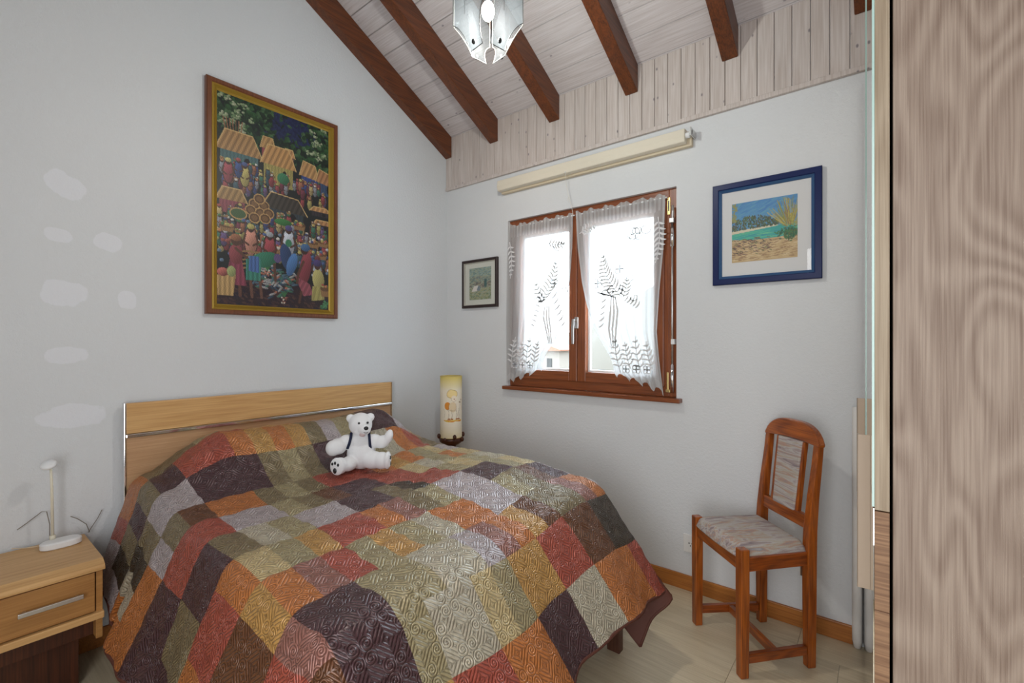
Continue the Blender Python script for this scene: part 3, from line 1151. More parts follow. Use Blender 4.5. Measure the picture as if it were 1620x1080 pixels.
def wall_picture(name, label, X0, X1, Z0, Z1, w, slip, fm, sm, matm, ix, ras, tilt=0):
    t = thing(name, label, 'picture', ((X0 + X1) / 2, -.001, Z0))
    part('frame', mitred(X0, X1, Z0, Z1, 0, plB, [(0, 0), (0, .018), (.003, .021), (w - .003, .021), (w, .018), (w, 0)]), fm, t)
    part('inner_slip', mitred(X0 + w, X1 - w, Z0 + w, Z1 - w, 0, plB, [(0, 0), (0, .017), (slip, .009), (slip, 0)]), sm, t)
    q = w + slip
    part('mat_board', MB().box(X0 + q, X1 - q, -.006, -.001, Z0 + q, Z1 - q), matm, t)
    a0, a1, b0, b1 = ix
    picture_mesh('print', ras, lambda u, v: (a0 + u * (a1 - a0), -.0068, b1 - v * (b1 - b0)), M_print, t)
    part('glass', MB().box(X0 + q, X1 - q, -.0092, -.0080, Z0 + q, Z1 - q), M_picglass, t)
    return t


B = Ras(150, 150, 1, 1.02, C3(70, 140, 190))
rr = random.Random(5)
for j in range(60):
    y = j / 60 * .55
    B.poly([(0, y), (1, y), (1, y + .02), (0, y + .02)], C3(86 + 20 * (j / 60), 142 + 16 * (j / 60), 190))
for k in range(160):
    B.ell(rr.random(), rr.random() * .45, .06, .010, C3(*rr.choice([(96, 152, 190), (80, 134, 188), (104, 160, 186)])), -.4)
B.poly([(0, .52), (1, .44), (1, .66), (0, .66)], C3(70, 166, 160))
for k in range(60):
    B.ell(rr.random(), rr.uniform(.52, .64), .09, .008, C3(*rr.choice([(90, 186, 156), (64, 150, 166), (110, 190, 150)])), -.1)
B.poly([(0, .48), (.70, .44), (.72, .47), (0, .53)], C3(216, 206, 180))
for k in range(420):
    x = rr.uniform(0, .72)
    top = .30 - .05 * math.sin(x * 5) + .16 * max(0, x - .45)
    B.ell(x, rr.uniform(top, .47 - .03 * x), .008, .018, C3(*rr.choice([(86, 110, 86), (70, 92, 76), (104, 120, 84), (96, 84, 74)])), rr.gauss(0, .3))
B.poly([(0, .62), (.3, .66), (.7, .66), (1, .64), (1, 1.02), (0, 1.02)], C3(198, 172, 130))
for k in range(260):
    B.ell(rr.random(), rr.uniform(.66, 1.0), .05, .006, C3(*rr.choice([(206, 182, 140), (176, 146, 108), (160, 128, 100), (214, 194, 156)])), rr.gauss(-.1, .15))
for k in range(110):
    B.ell(rr.uniform(0, .62), rr.uniform(.62, .90), .03, .006, C3(*rr.choice([(120, 96, 88), (96, 78, 80), (110, 120, 84), (134, 108, 92)])), rr.gauss(.3, .3))
for k in range(150):
    B.ell(rr.gauss(.88, .08), rr.gauss(.62, .045), .022, .010, C3(*rr.choice([(52, 100, 80), (76, 124, 84), (96, 110, 70)])), rr.random() * 3)
for k in range(120):
    a = rr.uniform(-2.5, -.7)
    l = rr.uniform(.2, .5)
    x0, y0 = .90 + rr.gauss(0, .02), .55
    B.line((x0 + .3 * l * math.cos(a), y0 + .3 * l * math.sin(a)), (x0 + l * math.cos(a), y0 + l * math.sin(a) * 1.1), .007, C3(*rr.choice([(170, 160, 76), (140, 144, 80), (190, 176, 100), (150, 120, 90)])))
for k in range(60):
    B.ell(rr.gauss(.03, .03), rr.uniform(.0, .32), .02, .008, C3(150, 150, 92), rr.random() * 3)
wall_picture('framed_picture', 'beach landscape picture in a wide navy blue frame with white mat', 1.872, 2.315, 1.520, 1.999, .028, .012, M_navyframe, M_navyin, M_mat, (1.956, 2.224, 1.622, 1.900), B)

S_ = Ras(90, 110, 1, 1.16, C3(150, 160, 140))
for k in range(500):
    y = rr.random() * 1.16
    if y < .30:
        c = rr.choice([(128, 152, 150), (150, 168, 158), (110, 136, 130)])
    elif y < .52:
        c = rr.choice([(150, 146, 120), (120, 138, 128), (104, 124, 118)])
    elif y < .72:
        c = rr.choice([(120, 110, 100), (96, 96, 92), (140, 130, 110)])
    else:
        c = rr.choice([(126, 138, 96), (150, 152, 110), (104, 120, 86), (160, 156, 128)])
    S_.ell(rr.random(), y, .05, .016, C3(*c), rr.gauss(-.2, .3))
S_.poly([(.10, .86), (.22, .66), (.42, .64), (.36, .84)], C3(214, 208, 200))
S_.poly([(.34, .82), (.42, .64), (.52, .70), (.48, .84)], C3(110, 124, 134))
for x in (.72, .77):
    S_.ell(x, .58, .03, .17, C3(54, 92, 90))
for k in range(4):
    S_.ell(.33 + .05 * k, .36, .012, .04, C3(84, 96, 110))
wall_picture('framed_picture', 'small country landscape print in a thin dark frame left of the window', .171, .499, 1.484, 1.819, .019, .004, M_blackframe, M_silver, M_mat2, (.233, .437, 1.540, 1.762), S_)


# ------------------------------------------------------------------ bed
bed = thing('bed', 'double bed with a beech headboard edged in chrome', 'bed', (.9, -1.2, 0))
HY0, HY1 = -1.878, -.530
part('headboard_panel', MB().box(.022, .046, HY0 + .004, HY1 - .004, .862, .990), M_beech, bed, bevel=.003)
part('headboard_panel', MB().box(.022, .042, HY0 + .004, HY1 - .004, .52, .845), M_beech2, bed, bevel=.002)
part('headboard_panel', MB().box(.022, .042, HY0 + .004, HY1 - .004, .25, .515), M_beech2, bed, bevel=.002)
part('chrome_rail', MB().box(.024, .056, HY0 + .002, HY1 - .002, .846, .861), M_chrome, bed, bevel=.003)
part('chrome_edge', MB().box(.018, .050, HY0 - .004, HY0 + .003, .25, .992), M_chrome, bed, bevel=.002)
part('chrome_edge', MB().box(.018, .050, HY1 - .003, HY1 + .004, .25, .992), M_chrome, bed, bevel=.002)
part('side_rail', MB().box(.05, 1.55, -1.815, -1.79, .26, .42), M_beechd, bed, bevel=.003)
part('side_rail', MB().box(.05, 1.55, -.60, -.575, .26, .42), M_beechd, bed, bevel=.003)
part('foot_rail', MB().box(1.535, 1.565, -1.79, -.60, .26, .42), M_beechd, bed, bevel=.003)
part('mattress', MB().box(.06, 1.50, -1.775, -.615, .36, .578), M_mattress, bed, bevel=.03, seg=3)
for (lx, ly) in ((.10, -1.75), (.10, -.64)):
    part('leg', MB().box(lx - .03, lx + .03, ly - .03, ly + .03, 0, .26), M_bedleg, bed, bevel=.003)
part('leg', MB().box(1.64, 1.695, -.668, -.632, 0, .30).box(1.54, 1.695, -.662, -.638, .27, .32), M_bedleg, bed, bevel=.003)
part('leg', MB().box(1.47, 1.53, -1.75, -1.70, 0, .27), M_bedleg, bed, bevel=.003)
for py in (-1.48, -.90):
    part('pillow', MB().ell((.235, py, .655), (.16, .28, .085), (0, -.35, 0)), M_mattress, bed, smooth=True)

# ------------------------------------------------------------------ patchwork quilt: flat coordinates (s along the bed, t across) draped over the bed
S_EDGE,T0,T1=1.49,-1.80,-.585
S_END,TN,TF=1.975,-2.26,-.15
def sst(a,b,x):
    u=np.clip((x-a)/(b-a),0,1);return u*u*(3-2*u)
def quilt_xyz(s,t):
    s=np.asarray(s,float);t=np.asarray(t,float)
    x=np.minimum(s,S_EDGE);y=np.clip(t,T0,T1)
    win=sst(-1.93,-1.58,y)*sst(-.50,-.80,y)
    px=np.where(x<.24,np.exp(-((x-.24)/.32)**2),np.exp(-((x-.24)/.20)**2))
    z=.632+.205*px*win
    z+=.010*np.sin(3.1*x+1.0)*np.sin(2.6*y)
    z+=.020*np.exp(-((x-1.05)/.10)**2-((y+1.05)/.22)**2)+.014*np.exp(-((x-1.22)/.09)**2-((y+.8)/.2)**2)
    z-=.028*sst(1.05,1.49,x)
    z+=.034*sst(-1.12,-.72,y)
    ds=np.maximum(0,s-S_EDGE);near=t<T0
    dt=np.where(near,T0-t,np.maximum(0,t-T1))
    ds=ds*(1+.10*sst(-.95,-.585,t))
    L=np.hypot(ds,dt);al=np.degrees(np.arctan2(dt,ds+1e-9))
    L=L*(1-np.where(near,.15,.03)*np.sin(np.radians(2*al))**2*(ds>0)*(dt>0))
    R=np.where(al<45,.13,.07)*1.0
    R=np.interp(al,[0,30,60,90],[.14,.12,.08,.07])
    phn=np.interp(s,[0,.30,.50,2],[74,72,67,66])
    ph=np.where(near,np.interp(al,[0,45,90],[50,60,0])+0*s,np.interp(al,[0,15,45,90],[50,52,67,80]))
    ph=np.where(near,np.where(al>=45,60+(phn-60)*(al-45)/45,50+10*al/45),ph)
    ph=np.radians(ph)
    a=L/R
    h=np.where(a<ph,R*np.sin(a),R*np.sin(ph)+(L-R*ph)*np.cos(ph))
    d=np.where(a<ph,R*(1-np.cos(a)),R*(1-np.cos(ph))+(L-R*ph)*np.sin(ph))
    be=np.where(near,-al,np.interp(al,[0,8,15,30,45,60,90],[0,0,0,-12,-24,8,90]))
    be=np.radians(be)
    # side direction sign
    hx=h*np.cos(be);hy=h*np.sin(be)
    k=np.clip(L/.45,0,1.3)**1.6
    w=.016*np.sin(13*t+.6)*k*np.cos(np.radians(al))**2*(ds>0)+.005*np.sin(29*t+1)*k*np.cos(np.radians(al))**2*(ds>0)
    wn=(.022*np.sin(11*s+.8)+.008*np.sin(27*s))*k*np.sin(np.radians(al))**2*near*np.where(s<.42,.25,1)
    hx=hx+w;hy=hy-wn
    return np.stack([x+hx,y+hy,z-d],-1)


quilt = thing('patchwork_quilt', 'satin patchwork quilt in rust, plum, olive and cream spread over the bed', 'quilt', (.9, -1.2, .6))
PAL = {'O': srgb(200, 122, 62), 'R': srgb(176, 84, 66), 'P': srgb(82, 52, 56), 'G': srgb(136, 120, 88), 'C': srgb(206, 184, 136),
       'L': srgb(190, 178, 180), 'B': srgb(112, 68, 38), 'Y': srgb(200, 152, 84), 'M': srgb(160, 108, 96), 'D': srgb(70, 58, 44), 'W': srgb(196, 186, 164), 'K': srgb(172, 158, 120)}


def satin(name, col):
    m, nt, p = newmat(name)
    uv = N(nt, 'ShaderNodeUVMap')
    sc = N(nt, 'ShaderNodeVectorMath', operation='SCALE')
    sc.inputs['Scale'].default_value = 1 / .066
    nt.links.new(uv.outputs[0], sc.inputs[0])
    fl_ = N(nt, 'ShaderNodeVectorMath', operation='FLOOR')
    nt.links.new(sc.outputs[0], fl_.inputs[0])
    fr_ = N(nt, 'ShaderNodeVectorMath', operation='SUBTRACT')
    nt.links.new(sc.outputs[0], fr_.inputs[0])
    nt.links.new(fl_.outputs[0], fr_.inputs[1])
    s1 = N(nt, 'ShaderNodeSeparateXYZ')
    nt.links.new(fr_.outputs[0], s1.inputs[0])
    s2 = N(nt, 'ShaderNodeSeparateXYZ')
    nt.links.new(fl_.outputs[0], s2.inputs[0])
    x = math_(nt, 'SUBTRACT', s1.outputs[0], .5)
    y = math_(nt, 'SUBTRACT', s1.outputs[1], .5)
    # medallion of nested diamonds crossed by two bars
    ax, ay = math_(nt, 'ABSOLUTE', x), math_(nt, 'ABSOLUTE', y)
    d = math_(nt, 'ADD', ax, ay)
    dia = math_(nt, 'SINE', math_(nt, 'MULTIPLY', d, 2 * PI * 5.0))
    bar = math_(nt, 'LESS_THAN', math_(nt, 'MINIMUM', ax, ay), .03)
    dia = math_(nt, 'SUBTRACT', dia, math_(nt, 'MULTIPLY', bar, 1.6))
    # four curls, one in each quarter of the other tile
    qx = math_(nt, 'SUBTRACT', ax, .25)
    qy = math_(nt, 'SUBTRACT', ay, .25)
    rr_ = math_(nt, 'SQRT', math_(nt, 'ADD', math_(nt, 'MULTIPLY', qx, qx), math_(nt, 'MULTIPLY', qy, qy)))
    th = math_(nt, 'ARCTAN2', qy, qx)
    curl = math_(nt, 'SINE', math_(nt, 'ADD', math_(nt, 'MULTIPLY', rr_, 2 * PI * 9), th))
    par = math_(nt, 'FRACT', math_(nt, 'MULTIPLY', math_(nt, 'ADD', s2.outputs[0], s2.outputs[1]), .5))
    par = math_(nt, 'GREATER_THAN', math_(nt, 'ABSOLUTE', par), .25)
    hgt = math_(nt, 'ADD', math_(nt, 'MULTIPLY', par, dia), math_(nt, 'MULTIPLY', math_(nt, 'SUBTRACT', 1.0, par), curl))
    hgt = math_(nt, 'MAXIMUM', hgt, -1.0)
    sh = math_(nt, 'MULTIPLY_ADD', hgt, .5, .5)
    sh = math_(nt, 'POWER', math_(nt, 'MAXIMUM', sh, 0.0), .30)
    tc = N(nt, 'ShaderNodeTexCoord')
    no = N(nt, 'ShaderNodeTexNoise')
    no.inputs['Scale'].default_value = 34
    no.inputs['Detail'].default_value = 3
    nt.links.new(uv.outputs[0], no.inputs['Vector'])
    hh = math_(nt, 'ADD', sh, math_(nt, 'MULTIPLY', no.outputs['Fac'], 1.3))
    b = N(nt, 'ShaderNodeBump')
    b.inputs['Strength'].default_value = .8
    b.inputs['Distance'].default_value = .0042
    nt.links.new(hh, b.inputs['Height'])
    nt.links.new(b.outputs['Normal'], p.inputs['Normal'])
    # stitched grooves are darker thread
    thread = tuple(c * .62 for c in col[:3]) + (1,)
    c = mixrgb(nt, math_(nt, 'LESS_THAN', sh, .48), col, thread)
    n3 = N(nt, 'ShaderNodeTexNoise')
    n3.inputs['Scale'].default_value = 9
    nt.links.new(uv.outputs[0], n3.inputs['Vector'])
    c = mixrgb(nt, math_(nt, 'MULTIPLY', n3.outputs['Fac'], .45), c, tuple(q * .62 for q in col[:3]) + (1,))
    n4 = N(nt, 'ShaderNodeTexNoise')
    n4.inputs['Scale'].default_value = 70
    n4.inputs['Detail'].default_value = 4
    nt.links.new(uv.outputs[0], n4.inputs['Vector'])
    c = mixrgb(nt, ramp(nt, n4.outputs['Fac'], [(.48, (0, 0, 0)), (.62, (.45, .45, .45))]), c, tuple(q * .45 for q in col[:3]) + (1,))
    nt.links.new(c, p.inputs['Base Color'])
    p.inputs['Roughness'].default_value = .32
    p.inputs['Specular IOR Level'].default_value = .8
    p.inputs['Metallic'].default_value = .22
    return m


PALM = {k: satin('satin_' + n_, PAL[k]) for k, n_ in dict(O='rust', R='brick_red', P='plum', G='olive', C='cream', L='lilac_grey', B='brown', Y='mustard', M='dusty_rose', D='dark_olive', W='beige', K='khaki').items()}
M_lining = plain('brown_lining', srgb(86, 44, 32), .7)

SB = [.075, .22, .38, .55, .70, .86, 1.04, 1.215, 1.40, 1.59, 1.78, 1.975]
TB = [-2.26 + .0844 * k for k in range(26)]
TB[25] = -.15
ROWS = [
    'LLROOGGKRRYOGLKGPPLWCCRRC',
    'LDGPGPRROYOYGLKGPPLCKWOOL',
    'OWDGLLPPPGKGPPLKWORGGOCCG',
    'OOOLGBOOGKGRRROYOKCLLRRPP',
    'PPPRRRLLKGBPPRRCWKOCRRGGC',
    'PGGPPGWKLLPPGDRRKCKWCCOOR',
    'OORROCKYRROMGKLLPPKCWLLGG',
    'BBBBYOMRKYKWOOLLKGBPLLCCR',
    'RRRRMPPKKWWLMOYBGGMOLLCOO',
    'RRBBBPPKWWCKYYRRBBDDCCPPG',
    'OOPPPOYYRROOPPWWOOORRGOOC',
]


def bump2(x, y):
    """soft puckers of the quilting"""
    return (np.sin(47 * x + 1.3 * np.sin(19 * y)) * np.sin(44 * y + 1.5 * np.sin(23 * x + 1)) * .5
            + .35 * np.sin(83 * x + 2 * np.sin(31 * y) + .7) * np.sin(71 * y + 1.1 * np.sin(40 * x)))


nS_, nT_ = [], []
STEP = .0095
def subdiv(lst):
    out, idx = [lst[0]], [0]
    for a, b in zip(lst[:-1], lst[1:]):
        n = max(2, round((b - a) / STEP))
        out += [a + (b - a) * k / n for k in range(1, n + 1)]
        idx.append(len(out) - 1)
    return np.array(out), idx
SS, si = subdiv(SB)
TT, ti = subdiv(TB)
SG, TG = np.meshgrid(SS, TT, indexing='ij')
# seams are not dead straight
SGw = SG + .006 * np.sin(9 * TG + SG * 4) * (SG > .09) * (SG < 1.98)
TGw = TG + .005 * np.sin(11 * SG + TG * 6) * (TG > -2.24) * (TG < -.17)
XYZ = quilt_xyz(SGw, TGw)
# thickness and puckers along the normal
e = .004
du = quilt_xyz(SGw + e, TGw) - quilt_xyz(SGw - e, TGw)
dv = quilt_xyz(SGw, TGw + e) - quilt_xyz(SGw, TGw - e)
nrm = np.cross(du, dv)
nl = np.linalg.norm(nrm, axis=-1, keepdims=True)
nrm = nrm / np.maximum(nl, 1e-9)
top = (SG < S_EDGE) & (TG > T0) & (TG < T1)
rngn = np.random.RandomState(3)
low = .5 + .5 * np.sin(5 * SG + 2) * np.sin(4.3 * TG + 1)
amp = np.where(top, .0072, .0036)
disp = bump2(SG, TG) * amp * (.6 + .7 * low)
# seam dips
seam = np.zeros_like(SG)
for b_ in SB[1:-1]:
    seam = np.maximum(seam, np.exp(-((SG - b_) / .005) ** 2))
disp = disp - .0015 * seam
OUT = XYZ + nrm * (disp + .004)[..., None]
INN = XYZ - nrm * .004
OUT[..., 2] = np.maximum(OUT[..., 2], .012)
INN[..., 2] = np.maximum(INN[..., 2], .010)
QL = np.array(quilt.location)


def grid_part(name, V, i0, i1, j0, j1, mat, parent, flip=False, uv=True):
    sub = V[i0:i1 + 1, j0:j1 + 1]
    h, w = sub.shape[:2]
    a = np.arange(h * w).reshape(h, w)
    f = np.stack([a[:-1, :-1], a[1:, :-1], a[1:, 1:], a[:-1, 1:]], -1).reshape(-1, 4)
    if flip:
        f = f[:, ::-1]
    me = bpy.data.meshes.new(name)
    me.from_pydata((sub.reshape(-1, 3) - QL).tolist(), [], f.tolist())
    me.materials.append(mat)
    if uv:
        ul = me.uv_layers.new(name='UVMap')
        idx = np.empty(len(me.loops), dtype=np.int32)
        me.loops.foreach_get('vertex_index', idx)
        st = np.stack([SGw[i0:i1 + 1, j0:j1 + 1].ravel(), TGw[i0:i1 + 1, j0:j1 + 1].ravel() + 3], -1).astype(np.float32)
        ul.data.foreach_set('uv', st[idx].ravel())
    me.polygons.foreach_set('use_smooth', [True] * len(me.polygons))
    o = bpy.data.objects.new(name, me)
    COL.objects.link(o)
    o.parent = parent
    return o


for i, rowcols in enumerate(ROWS):
    j = 0
    while j < 25:
        k = j
        while k + 1 < 25 and rowcols[k + 1] == rowcols[j] and k + 1 - j < 3:
            k += 1
        grid_part('patch', OUT, si[i], si[i + 1], ti[j], ti[k + 1], PALM[rowcols[j]], quilt)
        j = k + 1
grid_part('lining', INN, 0, len(SS) - 1, 0, len(TT) - 1, M_lining, quilt, flip=True, uv=False)
mb = MB()
edge = [XYZ[i, 0] for i in range(0, len(SS), 3)] + [XYZ[-1, j] for j in range(0, len(TT), 3)] + [XYZ[i, -1] for i in range(len(SS) - 1, -1, -3)]
edge = [(p[0], p[1], max(p[2], .016)) for p in edge]
mb.tube(edge, .006, 6)
part('binding', mb, M_lining, quilt, smooth=True)

# ------------------------------------------------------------------ polar bear plush
BX, BY = .580, -1.118
bz = float(quilt_xyz(BX, BY)[2]) + .008
bear = thing('teddy_bear', 'white polar bear plush with navy straps sitting on the quilt', 'plush toy', (BX, BY, bz), math.atan2(-1.29, 1.97) + PI / 2 - .10)
mb = MB()
# local: x = to the right seen from the camera, -y = towards the camera, z up
mb.ell((.010, 0, .070), (.066, .054, .074))
mb.ell((.008, 0, .130), (.054, .046, .048))
mb.ell((.006, .004, .208), (.054, .052, .054))            # skull
mb.ell((.026, -.034, .190), (.030, .040, .027), (0, 0, .35))  # muzzle
mb.ell((.010, -.015, .178), (.034, .034, .026))
for ex, ey, ez in ((-.040, .010, .236), (.050, .014, .238)):
    mb.ell((ex, ey, ez), (.020, .012, .020))
# right arm (picture left)
mb.ell((-.048, -.004, .128), (.044, .032, .034), (0, .25, 0))
mb.ell((-.092, -.020, .112), (.040, .038, .038), (0, .2, 0))
mb.ell((-.110, -.034, .108), (.034, .032, .037))
# left arm (picture right), raised hand
mb.ell((.066, -.006, .126), (.044, .032, .034), (0, 0, 0))
mb.ell((.106, -.018, .124), (.038, .029, .030), (0, -.35, 0))
mb.ell((.136, -.026, .148), (.020, .022, .036), (0, .3, 0))
# left leg
mb.ell((.062, -.030, .044), (.058, .040, .042), (0, 0, -.35))
mb.ell((.106, -.050, .043), (.042, .036, .040), (0, 0, -.35))
mb.ell((.134, -.062, .046), (.014, .034, .042), (0, 0, -.25))
# right leg towards the camera
mb.ell((-.040, -.045, .036), (.036, .060, .034), (0, 0, -.35))
mb.ell((-.072, -.092, .040), (.034, .034, .037), (0, 0, -.35))
mb.ell((-.082, -.112, .042), (.034, .014, .040), (0, 0, -.35))
o = part('body', mb, M_fur, bear, smooth=True, local=True)
rm = o.modifiers.new('remesh', 'REMESH')
rm.mode = 'VOXEL'
rm.voxel_size = .0035
rm.use_smooth_shade = True
sm = o.modifiers.new('smooth', 'SMOOTH')
sm.factor = .5
sm.iterations = 5
part('nose', MB().ell((.038, -.070, .200), (.0105, .007, .009)), M_black, bear, smooth=True, local=True)
for ex, ey in ((.004, -.045), (.042, -.037)):
    part('eye', MB().ell((ex, ey, .220), (.0055, .005, .0055)), M_black, bear, smooth=True, local=True)
part('mouth', MB().tube([(.028, -.070, .183), (.032, -.0725, .179), (.037, -.0735, .180), (.042, -.071, .179), (.047, -.067, .183)], .0012, 5), M_black, bear, local=True)
part('chin_patch', MB().ell((.020, -.053, .168), (.014, .010, .010)), M_furpink, bear, smooth=True, local=True)
part('strap', MB().sweep([(-.030, .030, .168), (-.034, -.010, .172), (-.034, -.036, .150), (-.040, -.040, .125), (-.050, -.026, .100)], .012, .003, (1, 0, .2)), M_navy, bear, local=True)
part('strap', MB().sweep([(.044, .030, .165), (.046, -.010, .168), (.050, -.036, .148), (.052, -.038, .120), (.054, -.030, .098)], .012, .003, (1, 0, -.2)), M_navy, bear, local=True)
ca, sa = math.cos(-.35), math.sin(-.35)
for (dx, dz, r_) in ((-.004, -.016, .011), (-.016, .014, .006), (-.003, .018, .0062), (.011, .010, .0062)):
    cx, cy = -.0867 + dx * ca, -.1245 + dx * sa
    part('paw_pad', MB().ell((cx, cy, .042 + dz), (r_ * .8, .004, r_ * 1.15), (0, 0, -.35), 14, 8), M_black, bear, smooth=True, local=True)
for (dy, dz, r_) in ((.004, -.014, .010), (-.014, .012, .005), (-.002, .016, .005), (.010, .010, .005)):
    part('paw_pad', MB().ell((.1466, -.066 + dy, .046 + dz), (.003, r_ * .8, r_), (0, 0, -.25), 14, 8), M_black, bear, smooth=True, local=True)


# ------------------------------------------------------------------ nightstands
def nightstand(label, y0, y1):
    t = thing('nightstand', label, 'nightstand', (.2, (y0 + y1) / 2, 0), group=None)
    X1 = .372
    poly = [(.016, y0, .452), (.016, y0, .480), (X1 - .030, y0, .480), (X1, y0, .466), (X1 + .004, y0, .456), (X1 + .002, y0, .448), (X1 - .006, y0, .446), (.016, y0, .446)]
    part('top', MB().prism(poly, (0, y1 - y0, 0)), M_beech, t, bevel=.0015)
    part('side_panel', MB().box(.016, X1 - .016, y0 + .004, y0 + .022, .205, .446), M_beechd, t, bevel=.001)
    part('side_panel', MB().box(.016, X1 - .016, y1 - .022, y1 - .004, .205, .446), M_beechd, t, bevel=.001)
    part('bottom_rail', MB().box(.016, X1 + .002, y0 + .002, y1 - .002, .292 - .014, .308 - .006), M_beech, t, bevel=.003)
    d = part('drawer', MB().box(X1 - .030, X1 - .008, y0 + .026, y1 - .026, .306, .442), M_beechd, t, bevel=.002)
    hy0, hy1 = -2.214, -2.058
    if y1 > -.3:
        hy0, hy1 = y0 + .11, y1 - .11
    part('drawer_handle', MB().box(X1 + .006, X1 + .016, hy0, hy1, .372, .387).box(X1 - .008, X1 + .008, hy0 + .01, hy0 + .02, .375, .384).box(X1 - .008, X1 + .008, hy1 - .02, hy1 - .01, .375, .384), M_steel, d, bevel=.002)
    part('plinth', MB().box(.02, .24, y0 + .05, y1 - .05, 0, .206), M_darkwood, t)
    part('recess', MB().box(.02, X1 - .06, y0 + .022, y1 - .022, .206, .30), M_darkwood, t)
    return t


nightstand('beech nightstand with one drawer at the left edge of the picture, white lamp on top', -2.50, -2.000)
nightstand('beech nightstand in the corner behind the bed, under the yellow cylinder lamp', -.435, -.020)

# ------------------------------------------------------------------ white desk lamp on the left nightstand
dl = thing('desk_lamp', 'small white desk lamp with thin stem on the left nightstand', 'lamp', (.085, -2.085, .480))


def rounded_slab(cx, cy, rx, ry, z0, z1, rot, n=2.6, seg=40, edge=.006):
    mb = MB()
    vs = []
    prof = [(1 - edge / ry * 1.2, z0), (1, z0 + edge * .6), (1, z1 - edge), (1 - edge / ry, z1 - edge * .25), (1 - 2.6 * edge / ry, z1)]
    for sc, z in prof:
        for k in range(seg):
            a = 2 * PI * k / seg
            c, s = math.cos(a), math.sin(a)
            x = rx * sc * abs(c) ** (2 / n) * (1 if c > 0 else -1)
            y = ry * sc * abs(s) ** (2 / n) * (1 if s > 0 else -1)
            vs.append((cx + x * math.cos(rot) - y * math.sin(rot), cy + x * math.sin(rot) + y * math.cos(rot), z))
    fs = [tuple(range(seg))[::-1], tuple(seg * (len(prof) - 1) + k for k in range(seg))]
    for i in range(len(prof) - 1):
        for k in range(seg):
            a, b = seg * i + k, seg * i + (k + 1) % seg
            fs.append((a, b, b + seg, a + seg))
    mb.add(vs, fs)
    return mb


part('base', rounded_slab(.098, -2.078, .034, .058, .480, .506, 0.0), M_white, dl, smooth=False, bevel=0)
part('stem', MB().tube([(.074, -2.098, .506), (.074, -2.098, .520)], .009, 12).tube([(.074, -2.098, .515), (.072, -2.100, .70), (.071, -2.103, .782)], [.0048, .0042, .004], 10), plain('ivory_stem', srgb(226, 220, 200), .4), dl, smooth=True)
hd = part('lamp_head', MB().lathe((0, 0, 0), [(.001, .0), (.018, .001), (.024, .006), (.024, .012), (.020, .018), (.001, .021)], 28), M_white, dl, smooth=True)
for v in hd.data.vertices:
    q = Vector(v.co) + Vector(dl.location)       # back to the raw coordinates
    q = Euler((.25, .45, 0)).to_matrix() @ q
    v.co = q + Vector((.085, -2.108, .782)) - Vector(dl.location)
part('power_cord', MB().tube([(.064, -2.12, .490), (.045, -2.14, .484), (.03, -2.17, .484), (.022, -2.20, .49)], .0016, 6), plain('ivory_cord', srgb(210, 190, 160), .6), dl)
wires = thing('loose_wires', 'thin loose wire ends sticking up from the wall behind the white desk lamp', 'wire', (.01, -2.1, .484))
part('wire', MB().tube([(.012, -2.185, .552), (.012, -2.16, .570), (.014, -2.120, .602), (.02, -2.108, .600), (.022, -2.10, .55), (.022, -2.10, .482)], .0014, 6), plain('grey_wire', srgb(120, 112, 100), .6), wires)
part('wire', MB().tube([(.012, -2.04, .560), (.014, -2.02, .545), (.020, -1.995, .518), (.024, -1.985, .483)], .0014, 6).tube([(.024, -1.99, .483), (.018, -1.96, .53), (.012, -1.945, .56)], .0014, 6), plain('grey_wire', srgb(120, 112, 100), .6), wires)

# ------------------------------------------------------------------ cylinder lamp in the corner
cl = thing('table_lamp', 'yellow cream cylinder table lamp with a painted drawing, on the corner nightstand', 'lamp', (.285, -.235, .480))
cx, cy = .285, -.235
rad = .0715
part('base', MB().lathe((cx, cy, .480), [(.062, 0), (.066, .012), (.058, .022), (.040, .034), (.030, .060), (.034, .085), (.060, .10), (.074, .112), (.078, .125), (.076, .136)], 28), M_darkwood, cl, smooth=True)
for k in range(8):
    a = 2 * PI * k / 8 + .3
    part('carved_knob', MB().ell((cx + .082 * math.cos(a), cy + .082 * math.sin(a), .612 + .02 * (k % 2)), (.012, .012, .017), seg=10, ring=7), M_darkwood, cl, smooth=True)
LS = Ras(300, 260, .4492, .395, C3(232, 222, 196))
for j in range(52):
    q = j / 52
    yel = max(0, 1 - q * 4.6) ** 1.0
    bot = max(0, (q - .78) * 2.2)
    c = [236 - 20 * yel - 6 * bot, 226 - 30 * yel - 14 * bot, 206 - 96 * yel - 50 * bot]
    LS.poly([(0, q * .395), (.4492, q * .395), (.4492, q * .395 + .009), (0, q * .395 + .009)], C3(*c))
